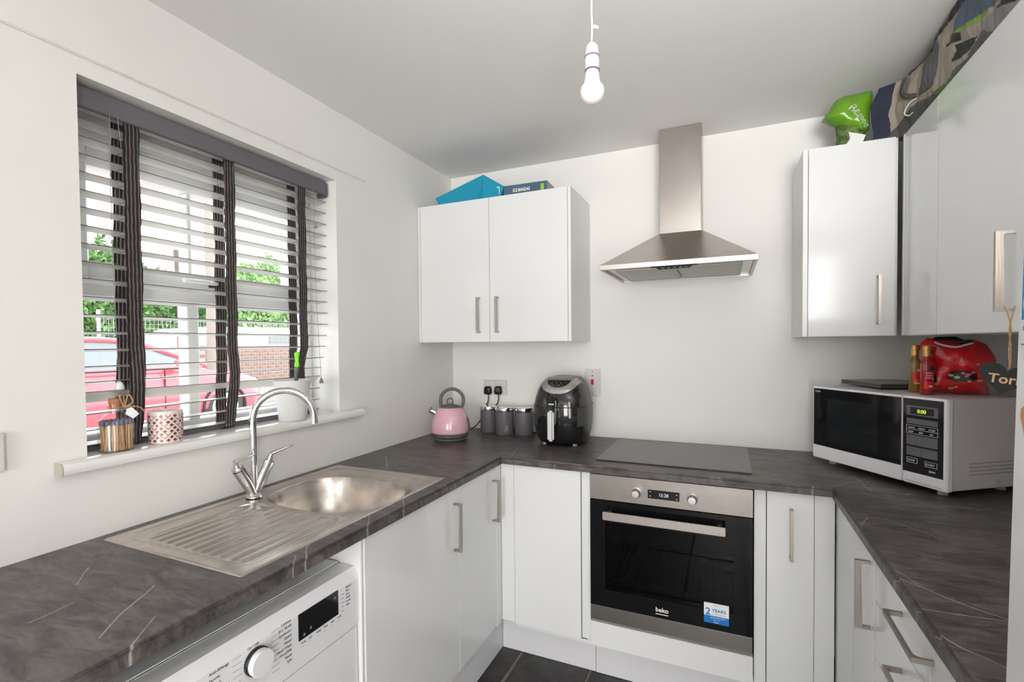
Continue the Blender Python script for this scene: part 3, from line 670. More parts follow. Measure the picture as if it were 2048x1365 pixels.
L1 = ['Cottons', 'Eco 40-60', 'Synthetics', 'Quick', 'Mixed', 'Hand Wash', 'Wool/Silk', 'Rinse', 'Spin']
for i, s in enumerate(L1):
    text_bm(bm, s, 0.0085, face_front(0.372, -0.0034, 0.764 - 0.0115 * i), align='RIGHT'); box(bm, 0.318 - 0.0 * i, 0.338, -0.0034, -0.0031, 0.7655 - 0.0115 * i, 0.7661 - 0.0115 * i)
for i, s in enumerate(['Anti-Allergy', 'Sports', 'Towels', 'Gentle Care', 'Dark Care', 'Shirts']): text_bm(bm, s, 0.0085, face_front(0.175, -0.0034, 0.757 - 0.013 * i)); box(bm, 0.225, 0.245, -0.0034, -0.0031, 0.7585 - 0.013 * i, 0.7591 - 0.013 * i)
text_bm(bm, 'On / Off', 0.0075, face_front(0.272, -0.0034, 0.7595), align='CENTER')
for i in range(5): box(bm, 0.533, 0.543, -0.0034, -0.0031, 0.746 - 0.011 * i, 0.7475 - 0.011 * i)
for i, s in enumerate(['Rinse+', 'Pre', 'Iron', 'Hold', 'Drum', 'Spin']): text_bm(bm, s, 0.0075, face_front(0.549, -0.0034, 0.757 - 0.0095 * i))
for i, s in enumerate(['Temp', 'Spin', 'Delay', 'Time', 'Start', 'Lock']): text_bm(bm, s, 0.0068, face_front(0.398 + 0.024 * i, -0.0034, 0.692)); text_bm(bm, '- -', 0.0068, face_front(0.400 + 0.024 * i, -0.0034, 0.683))
ob('printed_programme_names', bm, 'print', g)
bm = B()
for rr_, yy in ((0.19, -0.002), ): lathe(bm, [(0.20, 0.0), (0.20, -0.012), (0.185, -0.020), (0.160, -0.012), (0.150, 0.0)], 48, (0.2985, 0.0, 0.37), 'y')
pd = ob('porthole_ring', bm, 'mwwhite', g, smooth='auto')
bm = B(); lathe(bm, [(0.152, -0.004), (0.10, -0.022), (0.001, -0.028)], 40, (0.2985, 0, 0.37), 'y'); ob('porthole_glass', bm, 'carglass', pd, smooth=True)

# ---------------------------------------------------------------- oven
OX, OY, OZ = 0.996, -0.578, 0.2795
g = thing('built_in_oven', 'stainless steel and black glass built-in electric oven under the hob', 'oven', (OX, OY, 0))
OW = 0.595; OH = 0.595
bm = B(); box(bm, 0.0, OW, -0.022, 0.0, OZ + OH - 0.100, OZ + OH, 0.0015, seg=2); ob('control_panel', bm, 'ovensteel', g)
def ring_box(bm, x0, x1, z0, z1, hx0, hx1, hz0, hz1, y0, y1):
    box(bm, x0, hx0, y0, y1, z0, z1); box(bm, hx1, x1, y0, y1, z0, z1); box(bm, hx0, hx1, y0, y1, z0, hz0); box(bm, hx0, hx1, y0, y1, hz1, z1)
dz0, dz1 = OZ + 0.062, OZ + OH - 0.103
bm = B(); ring_box(bm, 0.001, OW - .001, dz0, dz1, 0.062, OW - 0.062, dz0 + 0.07, dz1 - 0.085, -0.024, -0.002); door = ob('oven_door', bm, 'ovenblack', g)
bm = B(); box(bm, 0.062, OW - 0.062, -0.0235, -0.020, dz0 + 0.07, dz1 - 0.085); ob('window_glass', bm, 'ovenglass', door)
bm = B(); box(bm, 0.001, OW - .001, -0.024, -0.002, OZ, OZ + 0.060, 0.001); ob('bottom_trim', bm, 'ovensteel', door)
bm = B(); box(bm, 0.062, OW - 0.090, -0.070, -0.060, dz1 - 0.062, dz1 - 0.030, 0.002, seg=2)
for x in (0.08, OW - 0.11): box(bm, x - 0.008, x + 0.008, -0.062, -0.024, dz1 - 0.054, dz1 - 0.038)
ob('bar_handle', bm, 'ovenbar', door)
bm = B(); t = 0.01
x0, x1, z0, z1, y1 = 0.045, OW - 0.045, dz0 + 0.04, dz1 - 0.04, 0.40
box(bm, x0 - t, x0, 0.0, y1, z0, z1); box(bm, x1, x1 + t, 0.0, y1, z0, z1); box(bm, x0, x1, 0.0, y1, z0 - t, z0); box(bm, x0, x1, 0.0, y1, z1, z1 + t); box(bm, x0, x1, y1, y1 + t, z0, z1)
ob('cavity', bm, 'ovendark', g)
bm = B()
zr = dz1 - 0.160
tube(bm, [(x0, 0.03, zr), (x1, 0.03, zr)], 0.0028, 8); tube(bm, [(x0, 0.36, zr), (x1, 0.36, zr)], 0.0028, 8)
zr2 = dz0 + 0.10
tube(bm, [(x0, 0.02, zr2), (x1, 0.02, zr2)], 0.002, 8)
for i in range(16): tube(bm, [(x0 + 0.03 + i * 0.028, 0.02, zr2 + .002), (x0 + 0.03 + i * 0.028, 0.36, zr2 + .002)], 0.0022, 6)
ob('wire_rack', bm, 'ovenwire', g)
for kx in (0.186, 0.3915):
    bm = B(); lathe(bm, [(0.0205, -0.0222), (0.0205, -0.026), (0.0165, -0.028), (0.0155, -0.050), (0.0135, -0.053), (0.001, -0.0535)], 28, (kx, 0, OZ + OH - 0.055), 'y'); ob('control_knob', bm, 'lipsteel', g, smooth='auto')
bm = B(); box(bm, 0.229, 0.346, -0.0232, -0.0222, OZ + OH - 0.072, OZ + OH - 0.038); dp = ob('display', bm, 'blackgloss', g)
bm = B(); text_bm(bm, '15:28', 0.0175, face_front(0.269, -0.0234, OZ + OH - 0.061), sx=.95)
ob('clock_digits', bm, 'ledwhite', dp)
bm = B()
for x, z in ((.238, .046), (.238, .062), (.336, .048), (.336, .064)): box(bm, x - .003, x + .003, -0.0234, -0.0232, OZ + OH - z - .002, OZ + OH - z + .001)
for x, z in ((.210, .050), (.212, .060), (.160, .045), (.158, .058), (.366, .050), (.366, .060), (.416, .050), (.416, .055), (.416, .060), (.416, .066), (.391, .034)): box(bm, x - .004, x + .004, -0.0225, -0.0221, OZ + OH - z - .0005, OZ + OH - z + .0005)
ob('panel_markings', bm, 'greyprint', g)
bm = B(); text_bm(bm, 'beko', 0.024, face_front(0.2575, -0.0246, dz0 + 0.024), bold=0.0004); box(bm, 0.258, 0.305, -0.0246, -0.0242, dz0 + 0.0135, dz0 + 0.0165); ob('maker_lettering', bm, 'whiteprint', door)
st = B(); box(st, 0.432, 0.517, -0.0247, -0.0242, dz0 + 0.023, dz0 + 0.051, mi=1); box(st, 0.432, 0.517, -0.0247, -0.0242, dz0 + 0.051, dz0 + 0.098, mi=0)
text_bm(st, '2', 0.036, face_front(0.437, -0.0250, dz0 + 0.054), mi=1, bold=0.0006); text_bm(st, 'YEARS', 0.017, face_front(0.459, -0.0250, dz0 + 0.066), mi=1, bold=0.0003); text_bm(st, 'LONG BASE', 0.0085, face_front(0.459, -0.0250, dz0 + 0.055), mi=2)
text_bm(st, 'MONEY', 0.006, face_front(0.462, -0.0250, dz0 + 0.088), mi=2); text_bm(st, 'guarantee when', 0.0075, face_front(0.456, -0.0250, dz0 + 0.043), mi=0); text_bm(st, 'registered', 0.006, face_front(0.462, -0.0250, dz0 + 0.036), mi=3); text_bm(st, 'beko', 0.008, face_front(0.466, -0.0250, dz0 + 0.026), mi=0)
ob('guarantee_sticker', st, ['whiteprint', 'blueprint', 'greyprint', 'cyanprint'], door, label='blue and white guarantee sticker')
g = thing('oven_housing', 'white oven housing with a plain panel strip below the oven', 'cabinet', (OX, YD, 0))
panel(g, 'panel_strip', -0.001, 0.596, 0.166, 0.266, y0=-0.026, y1=0.0)
bm = B(); box(bm, 0.0, 0.597, 0.0, 0.55, 0.150, 0.166); box(bm, -0.001, 0.0005, 0.012, 0.5, .168, ZU - .002); ob('base_board', bm, 'carcass', g)
bm = B(); box(bm, 0.004, 0.592, -0.014, -0.002, 0.2675, 0.2765); ob('support_strip', bm, 'rawend', g, label='pale greenish strip under the oven')

# hob
g = thing('ceramic_hob', 'black ceramic glass hob set in the back worktop above the oven', 'hob', (1.295, -0.275, 0.9101))
bm = B(); box(bm, -0.297, 0.297, -0.240, 0.240, 0.0, 0.005, 0.0018, seg=2); hb = ob('glass_top', bm, 'hob', g)
bm = B()
for (x, y, r) in ((-0.15, 0.10, 0.09), (-0.15, -0.10, 0.075), (0.13, 0.10, 0.075), (0.13, -0.09, 0.09)):
    lathe(bm, [(r, 0.00505), (r, 0.0054), (r - 0.002, 0.0054), (r - 0.002, 0.00505)], 48, (x, y, 0), cap=False)
ob('zone_rings', bm, 'greyprint', hb) if False else bm.free()

# ---------------------------------------------------------------- cooker hood
g = thing('cooker_hood', 'stainless steel chimney cooker hood on the back wall above the hob', 'cooker hood', (1.312, 0, 1.71))
def rel(bm): bmesh.ops.translate(bm, vec=(-1.312, 0, -1.71), verts=bm.verts); return bm
bm = B(); cx0, cx1, cyf, cz = 1.218, 1.400, -0.166, 1.9115
hx0, hx1, hyf, hz = 1.0125, 1.6115, -0.490, 1.733
rings = [[(hx0, hyf, hz), (hx1, hyf, hz), (hx1, -0.001, hz), (hx0, -0.001, hz)], [(cx0 - .0, cyf, cz), (cx1, cyf, cz), (cx1, -0.001, cz), (cx0, -0.001, cz)]]
loft(bm, rings)
for f in bm.faces: f.smooth = False
ob('canopy', rel(bm), 'steel', g)
bm = B(); box(bm, hx0 - .0005, hx1 + .0005, hyf - 0.001, hyf + 0.018, 1.7125, 1.7335, 0.001); box(bm, hx0 - .0005, hx0 + .012, hyf + .018, -0.001, 1.7125, 1.7335, 0.001); box(bm, hx1 - .012, hx1 + .0005, hyf + .018, -0.001, 1.7125, 1.7335, 0.001); box(bm, hx0 + .012, hx1 - .012, -0.014, -0.001, 1.7125, 1.7335)
ob('front_lip', rel(bm), 'lipsteel', g)
bm = B(); box(bm, cx0, cx1, cyf, -0.001, cz - 0.006, H - 0.001, 0.0015)
box(bm, cx0 - .0015, cx1 + .0015, cyf - 0.0015, -0.001, cz - 0.006, cz + 0.30 - .29, 0.0005)
ob('chimney', rel(bm), 'steel', g)
bm = B(); box(bm, hx0 + .0125, hx1 - .0125, hyf + .0185, -0.0145, 1.7215, 1.7245); ob('underside_tray', rel(bm), 'steel', g)
for (a, b) in ((1.062, 1.309), (1.315, 1.562)):
    bm = B(); box(bm, a, b, -0.415, -0.052, 1.7135, 1.7205, 0.001); f_ = ob('grease_filter', rel(bm), 'filter', g)
    bm = B()
    for x in (a + .004, b - .014): box(bm, x, x + .010, -0.413, -0.054, 1.7128, 1.7136)
    box(bm, a + .014, b - .014, -0.070, -0.056, 1.7128, 1.7136)
    ob('film_edge', rel(bm), 'bluefilm', f_)
bm = B(); prism(bm, [(1.222, 1.7125), (1.398, 1.7125), (1.398, 1.7085), (1.383, 1.7085), (1.370, 1.699), (1.255, 1.699), (1.242, 1.7085), (1.222, 1.7085)], -0.486, -0.462, axis='y'); c_ = ob('control_block', rel(bm), 'ovenblack', g)
bm = B()
for i in range(5): box(bm, 1.265 + i * .022, 1.275 + i * .022, -0.4868, -0.486, 1.7025, 1.7055)
ob('buttons', rel(bm), 'btn', c_, kind='stuff')
bm = B()
for x in (1.11, 1.50): box(bm, x - .03, x + .03, -0.452, -0.444, 1.7195, 1.7214)
ob('lamp_slots', rel(bm), 'greyprint', g)

# ---------------------------------------------------------------- pendant bulb
g = thing('pendant_light', 'bare white bulb hanging from the ceiling on a white flex', 'light', (1.193, -1.30, H))
bm = B(); lathe(bm, [(0.045, -0.001), (0.045, -0.012), (0.030, -0.026), (0.008, -0.030)], 32); ob('ceiling_rose', bm, 'white', g, smooth='auto')
bm = B(); tube(bm, smooth_path([(0, 0, -0.028), (0.0015, 0, -0.08), (-0.001, 0, -0.14), (0.0005, 0, -0.19), (-0.0015, 0, -0.232)], 6), 0.0024, 8); ob('flex', bm, 'white', g, smooth=True)
bm = B(); prism(bm, [(0.001, -0.182), (0.0165, -0.190), (0.017, -0.197), (0.013, -0.196), (0.001, -0.1905)], -0.0006, 0.0006, axis='y'); ob('cable_tie_tail', bm, 'white', g)
bm = B(); lathe(bm, [(0.004, -0.229), (0.010, -0.231), (0.0145, -0.238), (0.0175, -0.258), (0.0195, -0.262)], 28); lathe(bm, [(0.0175, -0.2625), (0.0175, -0.292), (0.0195, -0.296)], 28); ob('lamp_holder', bm, 'white', g, smooth='auto')
bm = B(); lathe(bm, [(0.0182, -0.2605), (0.0182, -0.2645)], 28); ob('shadow_ring', bm, 'seam', g); bm = B(); lathe(bm, [(0.0182, -0.2955), (0.0182, -0.299)], 28); ob('shadow_ring', bm, 'seam', g)
bm = B(); lathe(bm, [(0.0165, -0.298), (0.018, -0.314), (0.0215, -0.330), (0.0245, -0.338)], 32); bb = ob('bulb_base', bm, 'white', g, smooth='auto')
bm = B(); pr = [(0.0245, -0.338)]
for k in range(10):
    a = math.radians(25 - k * 115 / 9); pr.append((max(0.001, 0.0305 * math.cos(a)), -0.3505 + 0.0305 * math.sin(a)))
lathe(bm, pr, 32); ob('bulb_globe', bm, 'bulbglass', g, smooth=True)

# ---------------------------------------------------------------- sockets and switches
def screws(bm, pts, y=-0.0105):
    for x, z in pts: lathe(bm, [(0.003, y + .001), (0.003, y - .0005)], 10, (x, 0, z), 'y')
g = thing('double_socket', 'white double power socket low on the back wall with two black plugs in it', 'socket', (0.282, -0.001, 1.155))
bm = B(); box(bm, -0.074, 0.074, -0.009, 0.0, -0.043, 0.043, 0.003, seg=2); ob('faceplate', bm, 'plate', g)
bm = B(); screws(bm, [(0, 0.035), (0.06, 0.0)], -0.0095); ob('screws', bm, 'silver', g)
for x in (-0.012, 0.062):
    bm = B(); box(bm, x - .005, x + .005, -0.0115, -0.0085, 0.014, 0.030, .001); ob('rocker', bm, 'white', g)
def plug(x, z, lab, gp='black mains plugs in the double socket', sticker=False):
    g = thing('mains_plug', lab, 'plug', (x, -0.0105, z), group=None)
    bm = B(); prof = [(-0.019, 0.018), (-0.012, 0.024), (0.012, 0.024), (0.019, 0.018), (0.023, -0.012), (0.016, -0.024), (-0.016, -0.024), (-0.023, -0.012)]
    rings = [[(a * s, y, b * s) for a, b in prof] for y, s in ((0, 1), (-0.016, 1.0), (-0.022, .92), (-0.026, .7))]
    loft(bm, rings); ob('plug_body', bm, 'blackplastic', g, smooth='auto')
    if sticker:
        bm = B(); box(bm, -0.009, 0.010, -0.0268, -0.0262, 0.004, 0.014); lathe(bm, [(0.005, -0.0262), (0.005, -0.0268)], 14, (0, 0, -0.002), 'y'); ob('sticker', bm, 'copper', g, label='small pinkish sticker')
    return g
g1 = plug(0.242, 1.137, 'left black mains plug in the double socket, kettle lead')
g2 = plug(0.308, 1.139, 'right black mains plug in the double socket with a pink sticker', sticker=True)
bm = B(); tube(bm, smooth_path([(0.002, -0.010, -0.022), (0.006, -0.014, -0.045), (-0.002, -0.014, -0.075), (-0.024, -0.012, -0.104), (-0.030, -0.020, -0.150), (-0.060, -0.035, -0.200), (-0.078, -0.075, -0.2200)], 5), 0.0033, 8); ob('flex', bm, 'blackplastic', g1, smooth=True)
bm = B(); tube(bm, smooth_path([(0.000, -0.010, -0.022), (0.004, -0.014, -0.045), (-0.004, -0.014, -0.075), (-0.024, -0.010, -0.104), (0.02, -0.012, -0.160), (0.12, -0.010, -0.2235), (0.30, -0.012, -0.2245)], 5), 0.0033, 8); ob('flex', bm, 'blackplastic', g2, smooth=True)
g = thing('cooker_switch', 'tall white cooker isolator switch with red rocker right of the air fryer', 'switch', (0.8555, -0.001, 1.196))
bm = B(); box(bm, -0.043, 0.043, -0.009, 0, -0.073, 0.073, 0.003, seg=2); ob('faceplate', bm, 'plate', g)
bm = B(); box(bm, -0.007, 0.007, -0.0125, -0.0085, -0.010, 0.018, 0.001); ob('rocker', bm, 'red', g, label='red rocker')
bm = B(); screws(bm, [(0, 0.060), (0, -0.058)], -0.0095); box(bm, -0.004, 0.004, -0.0098, -0.0088, 0.033, 0.040); ob('screws_and_neon', bm, 'seam', g)
g = thing('light_switch', 'plain white wall plate at the left edge by the window', 'switch', (0.001, -2.064, 1.171), RL)
bm = B(); box(bm, -0.08, 0.08, -0.010, 0, -0.044, 0.044, 0.003, seg=2); ob('faceplate', bm, 'plate', g)
bm = B(); box(bm, -0.05, -0.02, -0.0125, -0.0095, -0.015, 0.015, 0.001); ob('rocker', bm, 'white', g)

# ---------------------------------------------------------------- kettle
kz = 0.9103
g = thing('kettle', 'pink dome kettle with dark grey handle standing in the worktop corner', 'kettle', (0.185, -0.345, kz), math.atan2(.405, .914))
bm = B(); lathe(bm, [(0.078, 0), (0.083, 0.004), (0.084, 0.010), (0.082, 0.013)], 40); ob('power_base', bm, 'kgrey', g, smooth='auto')
bm = B(); lathe(bm, [(0.080, 0.014), (0.088, 0.018), (0.095, 0.034), (0.0955, 0.040)], 40); ob('body_skirt', bm, 'kgrey', g, smooth='auto')
bm = B(); lathe(bm, [(0.096, 0.040), (0.0975, 0.052), (0.0965, 0.075), (0.091, 0.105), (0.082, 0.132), (0.070, 0.153), (0.058, 0.166), (0.050, 0.171)], 48); ob('body', bm, 'pink', g, smooth=True)
bm = B(); lathe(bm, [(0.057, 0.1665), (0.052, 0.174), (0.030, 0.182), (0.001, 0.185)], 36); lid = ob('lid', bm, 'kgrey', g, smooth=True)
bm = B(); tube(bm, [(0.0155 * math.cos(a), 0, 0.197 + 0.0155 * math.sin(a)) for a in [2 * PI * k / 24 for k in range(24)]], 0.0034, 8, closed=True); ob('lid_ring', bm, 'kgrey', lid, smooth=True)
bm = B(); pts = []
for k in range(26):
    a = math.radians(200 - k * 245 / 25); pts.append((0.010 + 0.060 * math.cos(a), 0, 0.202 + 0.060 * math.sin(a)))
pts = [(-0.046, 0, 0.160)] + pts[1:] 
pts += [(0.070, 0, 0.135), (0.088, 0, 0.105), (0.097, 0, 0.075), (0.0985, 0, 0.045)]
tube(bm, smooth_path(pts, 2), [0.0085] * (len(smooth_path(pts, 2)) - 9) + [0.0085, .008, .0075, .007, .0065, .006, .0055, .005, .004], 12); ob('handle', bm, 'kgrey', g, smooth=True)
bm = B(); tube(bm, [(-0.062, 0, 0.128), (-0.082, 0, 0.142), (-0.102, 0, 0.152)], [0.019, 0.0165, 0.0145], 20); ob('spout', bm, 'chrome', g, smooth='auto')
bm = B(); tube(bm, [(-0.1005, 0, 0.1512), (-0.106, 0, 0.154)], [0.0158, 0.0158], 20); ob('spout_tip', bm, 'kgrey', g)
bm = B(); text_bm(bm, 'swan', 0.009, face_front(-0.012, -0.0955, 0.026)); ob('maker_lettering', bm, 'greyprint', g)

# ---------------------------------------------------------------- canisters
cans = [('grey storage canister with steel lid, leftmost of three beside the kettle', 0.274, -0.075, None), ('grey storage canister lettered TEA with steel lid, middle of the three', 0.386, -0.105, 'TEA'), ('grey storage canister with steel lid standing next to the air fryer', 0.492, -0.082, None)]
proto = None
for lab, x, y, tx in cans:
    g = thing('storage_canister', lab, 'canister', (x, y, 0.9103), 0.35, 'grey kitchen canisters'); g.scale = (1.05,) * 3 if x < .3 else (1.12, 1.12, 1.06)
    if proto is None:
        bm = B(); lathe(bm, [(0.043, 0), (0.045, 0.003), (0.045, 0.118), (0.0445, 0.1185)], 40); mb = mesh_of(bm, 'can_body'); mb.materials.append(M['canister'])
        bm = B(); lathe(bm, [(0.0455, 0.1187), (0.0462, 0.121), (0.0462, 0.135), (0.0445, 0.1385), (0.001, 0.1390)], 40); ml = mesh_of(bm, 'lid'); ml.materials.append(M['silver2'] if 'silver2' in M else M['chrome'])
        for me_ in (mb, ml):
            me_.set_sharp_from_angle(angle=math.radians(38))
        proto = (mb, ml)
    for nm, me_ in (('can_body', proto[0]), ('lid', proto[1])):
        o = bpy.data.objects.new(nm, me_); C.objects.link(o); o.parent = g
    if tx:
        bm = B(); text_bm(bm, tx, 0.021, face_front(0, 0, 0)); 
        R4 = Matrix.Rotation(PI / 2, 4, 'Y')
        for v in bm.verts:
            x_, z_ = v.co.x, v.co.z; x2, z2 = -z_, x_       # run upwards
            th = (x2 + 0.020) / 0.045; v.co = Vector((0.0453 * math.sin(th), -0.0453 * math.cos(th), z2 + 0.012))
        ob('lettering', bm, 'whiteprint', g)

# ---------------------------------------------------------------- air fryer
g = thing('air_fryer', 'black and silver air fryer on the worktop under the wall cabinet', 'air fryer', (0.756, -0.195, 0.9103), 0.06)
def sup(hw, hd, z, cy=0, n=48, e=2.9):
    out = []
    for i in range(n):
        a = 2 * PI * i / n; c_, s_ = math.cos(a), math.sin(a)
        out.append((hw * math.copysign(abs(c_) ** (2 / e), c_), cy + hd * math.copysign(abs(s_) ** (2 / e), s_), z))
    return out
prof = [(0.105, 0.110, 0.008, 0), (0.118, 0.128, 0.020, 0), (0.130, 0.142, 0.055, 0), (0.137, 0.150, 0.10, 0), (0.140, 0.153, 0.145, 0), (0.138, 0.152, 0.190, 0), (0.128, 0.146, 0.235, 0.002), (0.117, 0.136, 0.275, 0.005), (0.105, 0.120, 0.300, 0.010), (0.092, 0.102, 0.316, 0.014), (0.080, 0.082, 0.326, 0.018), (0.050, 0.050, 0.331, 0.02), (0.01, 0.01, 0.332, 0.02)]
bm = B(); loft(bm, [sup(*p) for p in prof])
bmesh.ops.recalc_face_normals(bm, faces=bm.faces)
for f in bm.faces:
    c_ = f.calc_center_median()
    if c_.y < -0.02 and abs(c_.x) < 0.102 + (0.02 if c_.z < .1 else 0): f.material_index = 1
bvh = BVHTree.FromBMesh(bm)
ob('casing', bm, ['fryerside', 'blackgloss'], g, smooth=True)
def grid_patch(fn_in, x0, x1, z0, z1, step, bvh, d=(0, 1, 0), lift=0.0015, thick=0.0015, tilt=None):
    bm = B(); nx_ = int((x1 - x0) / step); nz_ = int((z1 - z0) / step); V = {}
    for i in range(nx_):
        for j in range(nz_):
            cx_, cz_ = x0 + (i + .5) * step, z0 + (j + .5) * step
            if fn_in(cx_, cz_):
                q = []
                for a, b in ((i, j), (i + 1, j), (i + 1, j + 1), (i, j + 1)):
                    if (a, b) not in V:
                        xx, zz = x0 + a * step, z0 + b * step; dv = Vector(d)
                        h = bvh.ray_cast(Vector((xx, 0, zz)) - dv * 0.5, dv)
                        V[(a, b)] = bm.verts.new(h[0] - dv * lift) if h[0] is not None else None
                    q.append(V[(a, b)])
                if all(q) and max(abs(p.co.y - q[0].co.y) for p in q) < step * 8: bm.faces.new(q).smooth = True
    return bm
def crescent(x, z):
    a = (x / 0.104) ** 2 + ((z - 0.332) / 0.078) ** 2 <= 1
    return a and z < 0.330
def inner_c(x, z): return (x / 0.060) ** 2 + ((z - 0.322) / 0.038) ** 2 <= 1 and z < 0.318
ob('control_bezel', grid_patch(lambda x, z: crescent(x, z) and not inner_c(x, z), -0.11, 0.11, 0.25, 0.331, 0.0025, bvh), 'silver', g, label='silver crescent bezel')
ob('touch_panel', grid_patch(inner_c, -0.07, 0.07, 0.27, 0.322, 0.0025, bvh, lift=0.001), 'blackgloss', g)
bm = B()
for x, z in ((-0.03, .302), (-.008, .304), (.016, .303), (-.02, .294), (.006, .295), (.036, .306)): box(bm, x - .003, x + .003, -.2, -.199, z - .0012, z + .0012)
drape(bm, bvh, (0, 1, 0), 0.0022); ob('touch_symbols', bm, 'greyprint', g)
bm = B(); pts = sup(0.1385, 0.1535, 0.192, 0); tube(bm, pts, 0.0022, 6, closed=True); ob('drawer_seam', bm, 'blackplastic', g)
bm = B(); box(bm, -0.027, 0.006, -0.192, -0.150, 0.165, 0.245, 0.010, seg=3); ob('release_button', bm, 'blackgloss', g)
bm = B(); box(bm, -0.026, 0.004, -0.212, -0.186, 0.040, 0.182, 0.008, seg=3); box(bm, -0.021, -0.001, -0.188, -0.140, 0.110, 0.176, 0.004); ob('basket_handle', bm, 'silverlight', g, smooth='auto')
bm = B(); box(bm, -0.023, 0.002, -0.1935, -0.192, 0.208, 0.215); ob('badge', bm, 'silver', g)
for x in (-0.075, 0.075):
    for y in (-0.085, 0.085): bm = B(); lathe(bm, [(0.012, 0.0), (0.012, 0.010)], 12, (x, y, 0)); ob('foot', bm, 'silver', g)

# ---------------------------------------------------------------- microwave
fl_ = Vector((1.829, -0.2)); fr_ = Vector((2.128, -0.616)); mw_w = (fr_ - fl_).length; mrz = math.atan2((fr_ - fl_).y, (fr_ - fl_).x)
g = thing('microwave', 'silver microwave oven with black glass front turned in the right-hand corner', 'microwave', (fl_.x, fl_.y, 0.9103), mrz)
mz0, mz1 = 0.022, 0.311
bm = B(); box(bm, 0.006, mw_w - .002, 0.022, 0.333, mz0 + .002, mz1 - 0.002, 0.003, seg=2)
for x in (0.05, mw_w - .05):
    for y in (0.05, 0.29): lathe(bm, [(0.014, 0.0), (0.011, mz0 + .002)], 12, (x, y, 0))
ob('case', bm, 'mwgrey', g)
bm = B(); xs_ = mw_w - 0.142
box(bm, 0.0, xs_ - .001, 0.0, 0.0215, mz0, mz1, 0.003, seg=2); dr = ob('door', bm, 'mwwhite', g)
bm = B(); box(bm, xs_ + .001, mw_w, 0.0, 0.0215, mz0, mz1, 0.003, seg=2); cp = ob('control_panel', bm, 'mwwhite', g)
bm = B(); box(bm, 0.006, xs_ - .003, -0.0012, 0.0005, mz0 + 0.052, mz1 - 0.007, 0.0005); ob('door_glass', bm, 'blackgloss', dr)
bm = B(); box(bm, 0.072, xs_ - 0.088, -0.0017, -0.0011, mz0 + 0.075, mz1 - 0.045); ob('viewing_window', bm, 'mwwin', dr)
bm = B(); text_bm(bm, 'SHARP', 0.0085, face_front(0.014, -0.0014, mz1 - 0.022), bold=.0002); ob('maker_lettering', bm, 'greyprint', dr)
bm = B(); box(bm, xs_ + .004, mw_w - .012, -0.0012, 0.0005, mz0 + 0.038, mz1 - 0.007, 0.0005); ob('panel_glass', bm, 'blackgloss', cp)
px0 = xs_ + 0.016; pw = 0.098
bm = B(); box(bm, px0, px0 + pw, -0.0018, -0.0011, mz1 - 0.062, mz1 - 0.030); ds = ob('display_frame', bm, 'btn', cp)
bm = B(); box(bm, px0 + .012, px0 + pw - .012, -0.0022, -0.0017, mz1 - 0.057, mz1 - 0.035); ob('display', bm, 'blackgloss', cp)
bm = B(); text_bm(bm, '0:00', 0.017, face_front(px0 + .035, -0.0025, mz1 - 0.0525), sx=.95, bold=.0003); ob('clock_digits', bm, 'led', cp)
for (a, b) in ((0.072, 0.090), (0.127, 0.160), (0.166, 0.195)):
    for i in range(2):
        bm = B(); box(bm, px0 + i * pw / 2 + .0005, px0 + (i + 1) * pw / 2 - .0005, -0.0018, -0.0011, mz1 - b, mz1 - a); ob('button_pad', bm, 'btn', cp)
bm = B()
def outline(bm, x0, x1, z0, z1, t=0.0009, y=-0.0019):
    box(bm, x0, x1, y, y + .0006, z0, z0 + t); box(bm, x0, x1, y, y + .0006, z1 - t, z1); box(bm, x0, x0 + t, y, y + .0006, z0, z1); box(bm, x1 - t, x1, y, y + .0006, z0, z1)
outline(bm, px0, px0 + pw, mz1 - 0.123, mz1 - 0.094); box(bm, px0, px0 + pw, -0.0019, -.0013, mz1 - .109, mz1 - .108)
outline(bm, px0 + .002, px0 + .036, mz1 - .219, mz1 - .202); outline(bm, px0 + .060, px0 + .097, mz1 - .222, mz1 - .205)
for i, s in enumerate(('AUTO', 'MENU', 'MORE')): text_bm(bm, s, 0.0075, face_front(px0 + .006 + i * .032, -0.0016, mz1 - .105))
for i, s in enumerate(('EASY', 'DEF', 'KG')): text_bm(bm, s, 0.0075, face_front(px0 + .006 + i * .034, -0.0016, mz1 - .119))
text_bm(bm, 'STOP', 0.009, face_front(px0 + .007, -0.0022, mz1 - .214)); text_bm(bm, 'START', 0.009, face_front(px0 + .064, -0.0022, mz1 - .217)); text_bm(bm, '800W', 0.008, face_front(px0 + .072, -0.0016, mz1 - .238))
ob('button_legends', bm, 'whiteprint', cp)
bm = B(); box(bm, xs_ + .012, mw_w - .014, -0.0007, 0.0002, mz0 + 0.008, mz0 + 0.0088); ob('open_button_line', bm, 'seam', cp)
bm = B()
for k in range(4):
    z = mz0 + 0.048 + k * 0.012
    box(bm, mw_w - .002, mw_w - .0008, 0.09, 0.30, z, z + .003)
ob('vent_slots', bm, 'silver', g)
bm = B(); lathe(bm, [(0.006, mw_w - .002), (0.006, mw_w)], 14, (0, 0.205, mz0 + 0.022), 'x'); ob('case_screw', bm, 'chrome', g)
MZ = 0.9103 + mz1 + 0.0002
